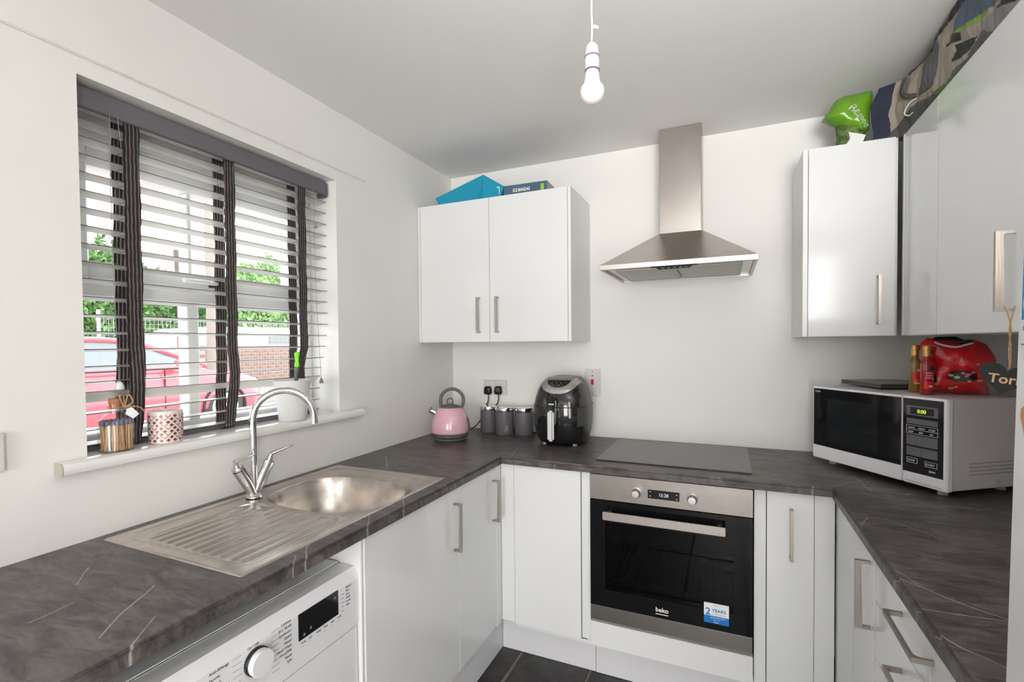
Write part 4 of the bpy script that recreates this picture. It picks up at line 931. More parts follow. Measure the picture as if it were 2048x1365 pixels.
# laptop
g = thing('laptop', 'closed dark grey laptop lying on top of the microwave', 'laptop', (2.030, -0.262, MZ), math.radians(20) )
bm = B(); box(bm, 0.0, 0.235, 0.0, 0.245, 0.003, 0.012, 0.002, seg=2); ob('base', bm, 'laptop', g)
bm = B(); box(bm, 0.0, 0.235, 0.0, 0.245, 0.0135, 0.0195, 0.002, seg=2); ob('lid', bm, 'laptop', g)
bm = B(); box(bm, 0.004, 0.231, 0.003, 0.240, 0.0115, 0.0140)
for x in (0.02, 0.21):
    for y in (0.02, 0.19): lathe(bm, [(0.006, 0.0), (0.006, 0.004)], 10, (x, y, 0))
ob('gap_and_feet', bm, 'blackplastic', g)
g.location = (2.036, -0.285, MZ); g.rotation_euler = (0, 0, math.radians(20))
# sauce bottles
def bottle(lab, x, y, liquid, labels, rz):
    g = thing('sauce_bottle', lab, 'bottle', (x, y, MZ), rz, 'sauce bottles on the microwave')
    bm = B(); lathe(bm, [(0.0165, 0), (0.0185, 0.003), (0.0185, 0.100), (0.0175, 0.108), (0.011, 0.120), (0.0095, 0.124), (0.0095, 0.132)], 28); ob('glass_body', bm, liquid, g, smooth='auto')
    bm = B(); lathe(bm, [(0.0112, 0.130), (0.0112, 0.150), (0.0132, 0.151), (0.0132, 0.165), (0.0122, 0.167), (0.001, 0.1672)], 24); ob('gold_cap', bm, 'gold', g, smooth='auto')
    bm = B(); mats = []
    for (z0, z1, a0, a1, mt) in labels:
        if mt not in mats: mats.append(mt)
        k = 8; lo = []; hi = []
        for i in range(k + 1):
            a = a0 + (a1 - a0) * i / k; lo.append(bm.verts.new((0.0190 * math.sin(a), -0.0190 * math.cos(a), z0))); hi.append(bm.verts.new((0.0190 * math.sin(a), -0.0190 * math.cos(a), z1)))
        for i in range(k): f = bm.faces.new((lo[i], lo[i + 1], hi[i + 1], hi[i])); f.material_index = mats.index(mt); f.smooth = True
    o = ob('label', bm, mats, g, label='printed fruit label')
    return g
bottle('amber sauce bottle with gold cap, left of the two on the microwave', 2.121, -0.350, 'amber', [(0.028, 0.046, -1.0, 0.5, 'orangelabel'), (0.047, 0.068, -1.1, -0.1, 'redlabel'), (0.052, 0.060, -.05, .3, 'pinklabel'), (0.074, 0.082, -0.5, 0.3, 'goldprint'), (0.030, 0.034, -.8, .2, 'whiteprint')], 0.5)
bottle('red sauce bottle with gold cap, right of the two on the microwave', 2.129, -0.436, 'redsauce', [(0.020, 0.045, -1.0, 1.0, 'redlabel'), (0.046, 0.052, -0.2, 0.9, 'blackplastic'), (0.048, 0.058, 0.2, 0.8, 'goldprint'), (0.053, 0.058, -.8, .1, 'pinklabel'), (0.061, 0.067, -.7, .6, 'pinklabel'), (0.070, 0.076, -.7, .6, 'pinklabel'), (0.082, 0.092, -0.2, 0.5, 'blackplastic'), (0.026, 0.031, -.3, .5, 'whiteprint')], 0.3)

# ---------------------------------------------------------------- crumpled bags (inflated outline)
def resample(poly, n):
    P = [Vector((a, b)) for a, b in poly]; L = [0]
    for i in range(len(P)): L.append(L[-1] + (P[(i + 1) % len(P)] - P[i]).length)
    out = []
    for k in range(n):
        s_ = L[-1] * k / n; i = 0
        while L[i + 1] < s_: i += 1
        t = (s_ - L[i]) / (L[i + 1] - L[i]); out.append(P[i].lerp(P[(i + 1) % len(P)], t))
    return out
def blob(poly, thick, seed, amp=0.006, n=72, rings=12, freq=22, cen=None, crease=0.0, zmin=None, back=1.0):
    P = resample(poly, n); c = cen or sum(P, Vector((0, 0))) / n; bm = B(); c = Vector(c)
    R = []
    for side in (-1, 1):
        for k in range(rings + 1):
            if side == 1 and k == 0: continue
            s_ = 1 - (k / rings) ** 1.2 if side == -1 else (k / rings) ** (1 / 1.0)
            if side == -1: s_ = 1 - k / rings
            R.append((side, s_))
    order = [(-1, k / rings) for k in range(1, rings + 1)] + [(1, 1 - k / rings) for k in range(1, rings)]
    ringv = []
    for side, s_ in order:
        ring = []
        for p in P:
            q = c + (p - c) * max(s_, 0.02); yy = side * thick / 2 * (1 - s_ ** 2.6) ** 0.6 * (back if side > 0 else 1)
            v = Vector((q.x, yy, q.y)); nn = noise.noise_vector(v * freq + Vector((seed, seed, seed)))
            n2 = noise.noise_vector(v * freq * 0.45 + Vector((seed * 3, 0, seed)))
            v += (nn * amp + n2 * amp * 1.6 + Vector((0, abs(nn.x) * crease, 0))) * Vector((0.35, 1, 0.35))[1] * (1 if s_ < .99 else 0.35)
            if zmin is not None: v.z = max(v.z, zmin)
            ring.append(v)
        ringv.append(ring)
    loft(bm, ringv); return bm
# red foil bag
brz = math.atan2(-.327, .945)
g = thing('snack_bag', 'crumpled open red foil bag of chocolates beside the sauce bottles', 'bag', (2.236, -0.405, MZ), brz)
outl = [(-0.111, 0.152), (-0.113, 0.171), (-0.094, 0.192), (-0.069, 0.188), (-0.027, 0.176), (0.003, 0.176), (0.025, 0.187), (0.054, 0.173), (0.067, 0.151), (0.078, 0.12), (0.075, 0.086), (0.056, 0.057), (0.065, 0.026), (0.061, 0.003), (0.0, 0.002), (-0.067, 0.002), (-0.094, 0.004), (-0.101, 0.082)]
bm = blob(outl, 0.105, 3.3, 0.008, 90, 14, 26, zmin=0.0005); bvh = BVHTree.FromBMesh(bm); ob('foil_bag', bm, 'redbag', g, smooth=True)
def inpoly(poly):
    def f(x, y):
        c = False; n = len(poly)
        for i in range(n):
            x1, y1 = poly[i]; x2, y2 = poly[(i + 1) % n]
            if (y1 > y) != (y2 > y) and x < (x2 - x1) * (y - y1) / (y2 - y1) + x1: c = not c
        return c
    return f
bm = blob([(-0.088, 0.186), (-0.07, 0.196), (-0.02, 0.1955), (0.003, 0.184), (0.022, 0.186), (0.024, 0.172), (-0.015, 0.160), (-0.045, 0.162), (-0.075, 0.172)], 0.05, 8.1, 0.003, 50, 6); ob('bag_mouth', bm, 'blackplastic', g, smooth=True, label='black inner opening')
bm = B(); tube(bm, smooth_path([(-0.072, -0.053, 0.177), (-0.05, -0.060, 0.167), (-0.018, -0.064, 0.161), (0.004, -0.060, 0.168), (0.022, -0.050, 0.174)], 5), 0.0022, 6, flat=1.6); ob('silver_rim', bm, 'silverlight', g, smooth=True)
ob('dark_print', grid_patch(inpoly([(-0.042, 0.055), (-0.03, 0.080), (0.0, 0.083), (0.03, 0.078), (0.036, 0.060), (0.02, 0.046), (-0.02, 0.043)]), -0.05, 0.04, 0.04, 0.09, 0.0025, bvh, lift=0.0012), 'blackplastic', g)
ob('dark_print', grid_patch(inpoly([(-0.088, 0.045), (-0.086, 0.066), (-0.067, 0.066), (-0.066, 0.05), (-0.072, 0.036)]), -0.09, -0.06, 0.03, 0.07, 0.0025, bvh, lift=0.0012), 'blackplastic', g)
bm = B()
for x, z, r in ((-0.03, 0.066, .007), (-0.015, 0.060, .008), (-0.072, 0.035, .008), (-0.074, 0.020, .006), (-0.03, 0.022, .008), (0.04, 0.050, .007), (-0.018, 0.027, .005), (0.015, 0.048, .005), (0.058, .073, .005)):
    prism(bm, [(x + r * math.cos(a), z + r * .6 * math.sin(a)) for a in [2 * PI * k / 10 for k in range(10)]], -.2, -.1995)
drape(bm, bvh, (0, 1, 0), 0.0022); ob('sweet_pictures', bm, 'goldprint', g, kind='stuff')
bm = B()
for x, z, r in ((0.0, 0.074, .006), (0.013, 0.070, .007), (0.024, 0.077, .006), (0.008, .064, .005), (0.035, .104, .006)):
    prism(bm, [(x + r * math.cos(a), z + r * .7 * math.sin(a)) for a in [2 * PI * k / 10 for k in range(10)]], -.2, -.1995)
drape(bm, bvh, (0, 1, 0), 0.0024); ob('sweet_pictures', bm, 'pinklabel', g, kind='stuff')
bm = B(); text_bm(bm, 'Selection', 0.011, face_front(-0.028, -.2, 0.106, 0.1), bold=-.0001); text_bm(bm, '30', 0.012, face_front(-0.088, -.2, 0.128, 0.0), bold=.0003); drape(bm, bvh, (0, 1, 0), 0.0022); ob('gold_lettering', bm, 'goldprint', g)

# green carrier bag on the corner wall cabinet
CT = ZV1 + 0.0005
g = thing('carrier_bag', 'glossy green plastic carrier bag on top of the corner wall cabinet', 'bag', (1.95, -0.258, CT))
poly = [(1.845, 2.265), (1.873, 2.317), (1.893, 2.344), (1.92, 2.357), (1.975, 2.352), (2.006, 2.350), (2.007, 2.32), (2.005, 2.27), (2.003, 2.216), (1.974, 2.186), (1.929, 2.208), (1.902, 2.23)]
bm = blob([(a - 1.95, b - CT) for a, b in poly], 0.12, 5.5, 0.007, 80, 12, 18, cen=(0.0, 0.13)); bvh = BVHTree.FromBMesh(bm); ob('plastic_sheet', bm, 'greenbag', g, smooth=True)
bm = blob([(-0.062, 0.0), (-0.055, 0.05), (-0.06, 0.1), (0.0, 0.12), (0.035, 0.1), (0.038, 0.0)], 0.09, 2.2, 0.005, 50, 8, 25, zmin=0.0); ob('lower_folds', bm, 'leafy', g, smooth=True)
bm = B(); text_bm(bm, 'Be', 0.040, face_front(-0.030, -.2, 0.138, -0.75), bold=0.0003); text_bm(bm, 'good', 0.026, face_front(0.003, -.2, 0.112, -1.05)); bmesh.ops.subdivide_edges(bm, edges=bm.edges, cuts=1); drape(bm, bvh, (0, 1, 0), 0.0015); ob('lettering', bm, 'whiteprint', g)
g2_ = thing('paper_sheet', 'crumpled white paper sheet poking out under the green carrier bag', 'paper', (1.943, -0.298, CT))
bm = B(); prism(bm, [(-0.030, 0.0), (-0.012, 0.030), (-0.018, 0.055), (0.010, 0.045), (0.037, 0.035), (0.025, 0.002)], -0.002, 0.0, axis='y'); bmesh.ops.rotate(bm, cent=(0, 0, 0), matrix=Matrix.Rotation(0.15, 3, 'X'), verts=bm.verts); ob('sheet', bm, 'paper', g2_)

# big patterned bag along the right-hand cabinets
path = [(1.985, -.30), (2.06, -.345), (2.10, -.45), (2.10, -1.3)]
path_len = [0]
for a, b in zip(path[:-1], path[1:]): path_len.append(path_len[-1] + math.hypot(b[0] - a[0], b[1] - a[1]))
def onpath(s_):
    s_ = max(0, min(s_, path_len[-1] - 1e-6)); i = max(k for k in range(3) if path_len[k] <= s_)
    t = (s_ - path_len[i]) / (path_len[i + 1] - path_len[i]); a, b = path[i], path[i + 1]
    return a[0] + (b[0] - a[0]) * t, a[1] + (b[1] - a[1]) * t
POL = [('navy', [(0.0, 2.36), (0.072, 2.34), (0.072, 2.228), (0.064, 2.153), (0.036, 2.145), (0.030, 2.13), (0.0, 2.13)]),
 ('black', [(0.11, 2.36), (0.135, 2.328), (0.196, 2.345), (0.312, 2.352), (0.479, 2.348), (0.60, 2.36), (1.0, 2.345), (1.0, 2.4), (0.1, 2.4)]),
 ('greyp', [(0.199, 2.39), (0.292, 2.382), (0.325, 2.311), (0.339, 2.247), (0.315, 2.216), (0.191, 2.235), (0.208, 2.288)]),
 ('black', [(0.314, 2.245), (0.315, 2.211), (0.191, 2.233), (0.223, 2.24)]),
 ('denim', [(0.478, 2.37), (0.95, 2.37), (0.95, 2.25), (0.719, 2.222), (0.675, 2.228), (0.46, 2.29), (0.479, 2.326)]),
 ('limep', [(0.46, 2.29), (0.651, 2.235), (0.675, 2.228), (0.619, 2.225), (0.511, 2.262)]),
 ('black', [(0.407, 2.278), (0.46, 2.288), (0.52, 2.26), (0.511, 2.24)]),
 ('black', [(0.441, 2.213), (0.482, 2.226), (0.482, 2.243), (0.594, 2.203), (0.559, 2.188), (0.483, 2.2)]),
 ('greyr', [(0.623, 2.216), (0.682, 2.218), (0.794, 2.17), (0.75, 2.156), (0.684, 2.160), (0.644, 2.186)]),
 ('black', [(0.683, 2.216), (0.733, 2.212), (1.0, 2.19), (1.0, 2.14), (0.80, 2.14), (0.794, 2.165), (0.698, 2.205)]),
 ('olive', [(0.316, 2.187), (0.432, 2.178), (0.474, 2.157), (0.353, 2.16)]),
 ('dgrey', [(0.036, 2.14), (0.073, 2.167), (0.122, 2.195), (0.191, 2.214), (0.365, 2.169), (0.463, 2.188), (0.532, 2.178), (0.62, 2.202), (0.698, 2.175), (0.80, 2.165), (0.80, 2.13), (0.036, 2.13)])]
names_ = ['beige', 'navy', 'black', 'greyp', 'denim', 'limep', 'greyr', 'olive', 'dgrey', 'greenbag']
def top_z(s_):
    pts = [(0, 2.335), (0.07, 2.335), (0.12, 2.338), (0.19, 2.347), (0.30, 2.372), (0.46, 2.380), (1.0, 2.380)]
    for (a, b), (c_, d_) in zip(pts[:-1], pts[1:]):
        if a <= s_ <= c_: return b + (d_ - b) * (s_ - a) / (c_ - a)
    return pts[-1][1]
g = thing('shopping_bag', 'large patterned navy, beige and grey woven shopping bag along the right-hand cabinet tops', 'bag', (2.25, -0.7, ZV1 + .0005))
off = Vector((2.25, -0.7, ZV1 + .0005))
bm = B(); NS, NZ = 420, 100; rows = []
fns = [(k, inpoly(p)) for k, p in POL]
def surf(s_, fz):
    x, y = onpath(s_); z = (CT + 0.001) + (top_z(s_) - CT) * fz
    v = Vector((x, y, z)); bul = 0.012 * math.sin(fz * PI)
    n1 = noise.noise(Vector((s_ * 14, z * 20, 1.7))); n2 = abs(noise.noise(Vector((s_ * 30, z * 9, 5.1))))
    d_ = -bul - n1 * 0.010 + n2 * 0.010 + 0.018 * max(0, fz - .7)
    return Vector((x + d_ + 0.008, y - (0.4 * d_ if s_ < .15 else 0), z))
V = [[bm.verts.new(surf(0.012 + (path_len[-1] - 0.014) * i / NS, j / NZ) - off) for j in range(NZ + 1)] for i in range(NS + 1)]
for i in range(NS):
    for j in range(NZ):
        f = bm.faces.new((V[i][j], V[i + 1][j], V[i + 1][j + 1], V[i][j + 1])); f.smooth = True
        s_ = 0.012 + (path_len[-1] - 0.014) * (i + .5) / NS; z = (CT + .001) + (top_z(s_) - CT) * (j + .5) / NZ
        mi = 0
        for k, fn in fns:
            if fn(s_, z): mi = names_.index(k); break
        f.material_index = mi
# top, back and ends
tb = []
for i in range(0, NS + 1):
    s_ = 0.012 + (path_len[-1] - 0.014) * i / NS; p = V[i][NZ].co
    q1 = bm.verts.new((min(p.x + 0.16 + 0.0, 2.42 - off.x), min(p.y + (0.06 if s_ < .15 else 0), -0.02 - off.y), p.z - 0.004)); q0 = bm.verts.new((q1.co.x, q1.co.y, 0.001)); tb.append((q1, q0))
for i in range(NS):
    f = bm.faces.new((V[i][NZ], V[i + 1][NZ], tb[i + 1][0], tb[i][0])); f.material_index = 2
    f = bm.faces.new((tb[i][0], tb[i + 1][0], tb[i + 1][1], tb[i][1])); f.material_index = 0
    f = bm.faces.new((tb[i][1], tb[i + 1][1], V[i + 1][0], V[i][0])); f.material_index = 0
for i in (0, NS):
    f = bm.faces.new([V[i][j] for j in range(NZ + 1)] + [tb[i][0], tb[i][1]]); f.material_index = 1
ob('woven_shell', bm, names_, g)
bm = B(); tube(bm, smooth_path([surf(0.195, .40) - off + Vector((-.006, 0, 0)), surf(0.175, .38) - off + Vector((-.012, 0, 0)), surf(0.150, .27) - off + Vector((-.012, 0, 0)), surf(0.158, .20) - off + Vector((-.008, 0, 0)), surf(0.175, .21) - off + Vector((-.006, 0, 0))], 5), 0.0018, 6); ob('white_cord_loop', bm, 'white', g, smooth=True)
bm = B(); sweep_rect(bm, smooth_path([surf(0.125, .93) - off + Vector((-.006, 0, 0)), surf(0.135, .7) - off + Vector((-.012, -.004, 0)), surf(0.155, .55) - off + Vector((-.012, 0, 0)), surf(0.19, .45) - off + Vector((-.008, 0, 0))], 5), 0.016, 0.003, up=(1, 0.3, 0)); ob('strap', bm, 'dgrey', g)

# teal card bag and boxed game on the left cabinet
CL = ZW1 + 0.0005
g = thing('gift_bag', 'flattened teal paper gift bag on the left wall cabinet below the ceiling', 'bag', (0.30, -0.22, CL))
apex = Vector((0.072, -0.085, 0.132))
P_ = [(-0.214, -0.088, 0.047), (-0.185, -0.090, 0.0), (0.172, -0.092, 0.0), (0.187, -0.088, 0.058)]
F_ = [Vector(p) for p in P_]; Bk = [Vector((p[0] * 0.93, 0.10, p[2] * .9)) for p in P_]; ab = Vector((0.07, 0.06, 0.110))
bm = B(); va = bm.verts.new(apex); vb = bm.verts.new(ab); f1 = [bm.verts.new(p) for p in F_]; b1 = [bm.verts.new(p) for p in Bk]
fold0 = bm.verts.new((0.045, -0.083, 0.02)); fold1 = bm.verts.new((0.075, -0.096, 0.0)); fold2 = bm.verts.new((0.13, -0.085, 0.045)); fold3 = bm.verts.new((0.105, -0.094, 0.0)); fold_l = bm.verts.new((0.03, -0.094, 0.0))
for q in ((va, f1[0], f1[1]), (va, f1[1], fold_l), (va, fold_l, fold0), (fold_l, fold1, fold0), (va, fold0, fold1), (va, fold1, fold3), (va, fold3, fold2), (va, fold2, f1[3]), (fold3, f1[2], fold2), (fold2, f1[2], f1[3])): bm.faces.new(q)
for q in ((vb, b1[1], b1[0]), (vb, b1[2], b1[1]), (vb, b1[3], b1[2]), (va, vb, b1[0], f1[0]), (va, f1[3], b1[3], vb), (f1[0], b1[0], b1[1], f1[1]), (f1[2], b1[2], b1[3], f1[3]), (f1[1], b1[1], b1[2], f1[2], fold3, fold1, fold_l)): bm.faces.new(q)
bmesh.ops.triangulate(bm, faces=[f for f in bm.faces if len(f.verts) > 3])
ob('paper_body', bm, 'teal', g)
bm = B(); box(bm, 0.150, 0.166, -0.093, -0.0915, 0.052, 0.056); box(bm, 0.163, 0.166, -0.0935, -0.0915, 0.020, 0.056); ob('white_logo_mark', bm, 'whiteprint', g)
g = thing('boxed_game', 'flat slate-blue game box lying on the left wall cabinet beside the teal bag', 'box', (0.480, -0.320, CL), 0.03)
bm = B(); box(bm, 0.012, 0.238, 0.0, 0.175, 0.0, 0.052, 0.001); bx = ob('box_body', bm, ['gamebox'], g)
bm = B(); box(bm, 0.2382, 0.2388, 0.001, 0.174, 0.001, 0.051); ob('grey_end', bm, 'boxside', bx, label='plain grey end panel')
bm = B(); text_bm(bm, 'ICE BANDAS', 0.022, face_front(0.062, -0.0008, 0.017), bold=.0005, sx=.72); ob('lettering', bm, 'whiteprint', bx)
bm = B(); box(bm, 0.206, 0.222, -0.0008, -0.0002, 0.010, 0.040, 0.0001); ob('green_badge', bm, 'lime', bx)
bm = B()
for k in range(4): box(bm, 0.150, 0.196, -0.0006, -0.0002, 0.014 + k * .006, 0.0155 + k * .006)
ob('small_print', bm, 'denim', bx)

# ---------------------------------------------------------------- fridge and hanging heart
g = fridge = thing('fridge_freezer', 'white fridge freezer at the right edge beyond the worktop end', 'fridge', (1.8275, -1.664, 0), RR)
fridge.rotation_euler = (-0.016, 0, RR)
bm = B(); box(bm, 0.0, 0.555, 0.045, 0.575, 0.02, 1.545, 0.012, seg=3); box(bm, .03, .525, .08, .54, .0005, .022); ob('cabinet_body', bm, 'whiteapp', g)
bm = B(); box(bm, 0.0, 0.555, 0.0, 0.043, 0.66, 1.553, 0.014, seg=4); fd = ob('upper_door', bm, 'whiteapp', g)
bm = B(); box(bm, 0.0, 0.555, 0.0, 0.043, 0.06, 0.652, 0.014, seg=4); ob('lower_door', bm, 'whiteapp', g)
bm = B(); box(bm, 0.512, 0.535, -0.03, 0.0, 0.85, 1.15, 0.006, seg=2); ob('door_handle', bm, 'whiteapp', g)
g2_ = thing('energy_leaflet', 'blue and white printed leaflet stuck to the fridge door', 'leaflet', (1.8498, -1.684, 1.43), RR); g2_.rotation_euler = (-0.016, 0, RR)
bm = B(); box(bm, 0.0, 0.115, -0.0006, 0, -0.034, 0.118); ob('paper', bm, 'paper', g2_)
bm = B(); box(bm, 0.003, 0.112, -0.0009, -0.0006, 0.002, 0.092); ob('blue_panel', bm, 'blueprint', g2_)
bm = B(); text_bm(bm, 'REPAIR', 0.022, face_front(0.004, -0.0008, 0.096), bold=.0004); text_bm(bm, 'Call us', 0.010, face_front(0.006, -0.0008, -0.012)); box(bm, 0.004, 0.11, -0.0009, -0.0006, -0.030, -0.0285); ob('lettering', bm, 'blueprint', g2_)
bm = B(); text_bm(bm, '1 YEAR', 0.022, face_front(0.006, -0.0011, 0.045)); text_bm(bm, '0800', 0.026, face_front(0.006, -0.0011, 0.014), bold=.0005); ob('number_lettering', bm, 'cyanprint', g2_)
g2_ = thing('fridge_magnet', 'tan rounded wooden magnet on the fridge door', 'magnet', (1.8478, -1.722, 1.300), RR); g2_.rotation_euler = (-0.016, 0, RR)
bm = B(); prism(bm, [(-0.017, 0.020), (-0.018, 0.010), (-0.008, -0.012), (0.010, -0.022), (0.024, -0.010), (0.026, 0.016), (0.010, 0.028), (-0.008, 0.026)], -0.006, 0.0); ob('disc', bm, 'orange', g2_)

g = thing('slate_heart', 'black slate heart sign hanging by twine from the right cabinet handle', 'sign', (2.046, -1.160, 1.337), math.radians(-30))
hp = []
for k in range(40):
    t = 2 * PI * k / 40; hx3, hz3 = 0.0027 * 16 * math.sin(t) ** 3, 0.00235 * (13 * math.cos(t) - 5 * math.cos(2 * t) - 2 * math.cos(3 * t) - math.cos(4 * t)) - 0.012; hp.append((hx3 * .97 + hz3 * .22, hz3 * .97 - hx3 * .22))
bm = B(); prism(bm, hp, -0.004, 0.0); hb_ = ob('heart', bm, 'slateheart', g)
bm = B(); text_bm(bm, 'Tori', 0.027, face_front(-0.029, -0.0046, -0.020, -0.12), bold=.0005); ob('name_lettering', bm, 'goldprint', hb_)
bm = B()
for s in (-1, 1): tube(bm, smooth_path([(0.004, -0.002, 0.0), (0.004 + s * .0015, -0.002, 0.05), (0.004 - s * .0012, -0.002, 0.09), (0.004 + s * .003, -0.002, 0.120), (s * .008 + .002, 0.003, 0.140)], 5), 0.0013, 6)
ob('twine', bm, 'twine', g, smooth=True)

# ---------------------------------------------------------------- sill items
SZ = 1.1248
g = thing('match_bottle', 'corked glass bottle of long matches at the left of the window sill', 'bottle', (-0.018, -1.752, SZ))
bm = B(); lathe(bm, [(0.036, 0), (0.040, 0.003), (0.0405, 0.072), (0.037, 0.086), (0.025, 0.099), (0.0165, 0.104), (0.0155, 0.122), (0.018, 0.124), (0.018, 0.128)], 40); 
lathe(bm, [(0.034, 0.003), (0.038, 0.005), (0.0385, 0.072), (0.035, 0.085), (0.024, 0.096), (0.0148, 0.102), (0.0140, 0.127)], 40, cap=False); jar = ob('glass_jar', bm, 'clearglass', g, smooth='auto')
bm = B(); lathe(bm, [(0.0135, 0.114), (0.0145, 0.129), (0.0155, 0.1295), (0.0155, 0.142), (0.014, 0.143), (0.001, 0.143)], 24); ob('cork', bm, 'cork', g, smooth='auto')
bm = B(); tube(bm, [(0, 0, 0), (0, 0, 0.070)], 0.0013, 5); m1 = mesh_of(bm, 'match'); m1.materials.append(M['match']); 
bm = B(); tube(bm, [(0, 0, 0.067), (0, 0, 0.070), (0, 0, 0.076), (0, 0, 0.080)], [0.0017, .0023, .0024, .001], 6)
m2 = mesh_of(bm, 'match_head'); m2.materials.append(M['matchhead'])
for k in range(95):
    a = random.uniform(0, 2 * PI); r = 0.0335 * math.sqrt(random.uniform(0.25, 1)); tx, ty = random.uniform(-.07, .07), random.uniform(-.07, .07)
    o = bpy.data.objects.new('match', m1); C.objects.link(o); o.parent = g; o.location = (r * math.cos(a) - ty * .035, r * math.sin(a) + tx * .035, 0.0045); o.rotation_euler = (tx, ty, 0)
    o2 = bpy.data.objects.new('match_head', m2); C.objects.link(o2); o2.parent = o
bm = B(); tube(bm, [(0.0175 * math.cos(a), 0.0175 * math.sin(a), 0.118 + 0.001 * math.sin(3 * a)) for a in [2 * PI * k / 20 for k in range(20)]], 0.0017, 6, closed=True)
for s in (-1, 1): tube(bm, smooth_path([(0.016, 0.012, 0.118), (0.020 + .004 * s, 0.018 + .010 * s, 0.128), (0.016, 0.016 + .014 * s, 0.146 - .003 * s), (0.012, 0.018 + .006 * s, 0.150), (0.017, 0.014, 0.120)], 5), 0.0022, 6)
tube(bm, smooth_path([(0.018, 0.014, 0.118), (0.024, 0.030, 0.119), (0.026, 0.048, 0.112), (0.028, 0.056, 0.100)], 5), 0.0022, 6)
ob('twine_bow', bm, 'twine', g, smooth=True)
bm = B(); prism(bm, [(-0.001, 0.006), (0.010, 0.010), (0.026, -0.010), (0.013, -0.022), (-0.004, -0.008)], -0.0004, 0.0004); bmesh.ops.rotate(bm, cent=(0, 0, 0), matrix=Matrix.Rotation(1.1, 3, 'Z'), verts=bm.verts); o = ob('gift_tag', bm, 'paper', g); o.location = (0.030, 0.012, 0.108)
# tea-light glass with rose-gold lattice
g = thing('candle_glass', 'round candle glass with rose-gold diamond pattern on the window sill', 'candle holder', (-0.018, -1.625, SZ))
bm = B(); lathe(bm, [(0.040, 0.0), (0.0425, 0.003), (0.0445, 0.092), (0.0440, 0.094), (0.0425, 0.094), (0.0415, 0.092), (0.0395, 0.010), (0.001, 0.008)], 48); ob('glass_cup', bm, 'frost', g, smooth='auto')
bm = B()
def cyl_patch(pts, z0):
    vs = [bm.verts.new(((0.0432 + 0.0018 * (z0 + b) / .09) * math.sin(a / .0435), -(0.0432 + 0.0018 * (z0 + b) / .09) * math.cos(a / .0435), z0 + b)) for a, b in pts]
    bm.faces.new(vs)
nrow = 9; pit = 2 * PI * .0435 / 16
for j in range(nrow):
    for i in range(16):
        a = (i + 0.5 * (j % 2)) * pit; z = 0.010 + j * 0.0088
        if (i + j * 3) % 2 == 0 or j % 3 == 0:
            cyl_patch([(a, -0.0052), (a + 0.0058, 0), (a, 0.0052), (a - 0.0058, 0)], z)
        else:
            for s in (-1, 1): cyl_patch([(a, -0.0048), (a + s * 0.0068, 0.0020), (a + s * 0.0068, 0.0044), (a, -0.0022)], z)
bmesh.ops.recalc_face_normals(bm, faces=bm.faces)
ob('foil_lattice', bm, 'copper', g, kind='stuff')
# pot
g = thing('white_pot', 'tapered white plastic pot holding a brush at the right of the sill', 'pot', (-0.003, -1.178, SZ))
bm = B(); lathe(bm, [(0.047, 0), (0.0495, 0.003), (0.054, 0.05), (0.0625, 0.125), (0.0665, 0.148), (0.0670, 0.152), (0.0650, 0.152), (0.060, 0.125), (0.050, 0.02), (0.001, 0.015)], 48); ob('pot_wall', bm, 'potwhite', g, smooth='auto')
g = thing('dish_brush', 'washing-up brush with bright green grip standing in the white pot', 'brush', (-0.008, -1.165, SZ + 0.0155))
bm = B(); tube(bm, [(0, 0, 0.0), (0.004, 0.004, 0.08), (0.008, 0.006, 0.170)], [0.012, 0.008, 0.007], 12); tube(bm, [(0.008, 0.006, 0.165), (0.009, 0.007, 0.184), (0.009, 0.008, 0.190)], [0.0095, 0.0085, .006], 14, flat=.7); ob('neck', bm, 'brushgrey', g, smooth='auto')
bm = B(); tube(bm, smooth_path([(0.009, 0.007, 0.180), (0.009, 0.007, 0.190), (0.0095, 0.007, 0.205), (0.010, 0.007, 0.225), (0.0105, 0.007, 0.238), (0.0105, 0.007, 0.244)], 3), [0.004, 0.007, 0.0095, 0.0105, 0.010, 0.009, 0.008, 0.0078, 0.0082, 0.0095, 0.0105, 0.0108, 0.0095, 0.007, 0.0045, 0.002], 14, flat=.75); ob('grip', bm, 'brushgreen', g, smooth='auto')

# ---------------------------------------------------------------- outdoors
GZ = 0.12
bm = B(); box(bm, -30, -0.26, -14, 30, GZ - 0.2, GZ); tag(ob('parking_ground', bm, 'asphalt'), 'pale grey asphalt outside the window', 'ground')['kind'] = 'structure'
def car_section(hw, zb, zt, y, tuck=0.06):
    h = zt - zb
    return [(-hw + tuck, y, zb), (-hw, y, zb + h * .18), (-hw - .01, y, zb + h * .5), (-hw + .02, y, zb + h * .82), (-hw + .10, y, zt - .01), (0, y, zt + 0.015), (hw - .10, y, zt - .01), (hw - .02, y, zb + h * .82), (hw + .01, y, zb + h * .5), (hw, y, zb + h * .18), (hw - tuck, y, zb)]
g = thing('red_car', 'red hatchback parked outside, nose to the right, behind the blind', 'car', (-6.70, 0, GZ))
bm = B()
S_ = [(-0.95, .60, .42, .75), (-0.85, .78, .28, .92), (-0.5, .86, .2, .98), (0.2, .87, .18, .99), (1.3, .87, .18, 1.0), (2.0, .87, .18, .99), (2.3, .87, .2, .95), (2.9, .85, .2, .86), (3.2, .80, .2, .78), (3.38, .70, .24, .68), (3.45, .55, .32, .55)]
secs = []
for i in range(len(S_) - 1):
    for k in range(4):
        t = k / 4; t2 = t; a, b = S_[i], S_[i + 1]; secs.append([a[j] + (b[j] - a[j]) * t2 for j in range(4)])
secs.append(list(S_[-1]))
loft(bm, [car_section(s[1], s[2], s[3], s[0]) for s in secs]); ob('body', bm, 'carred', g, smooth=True)
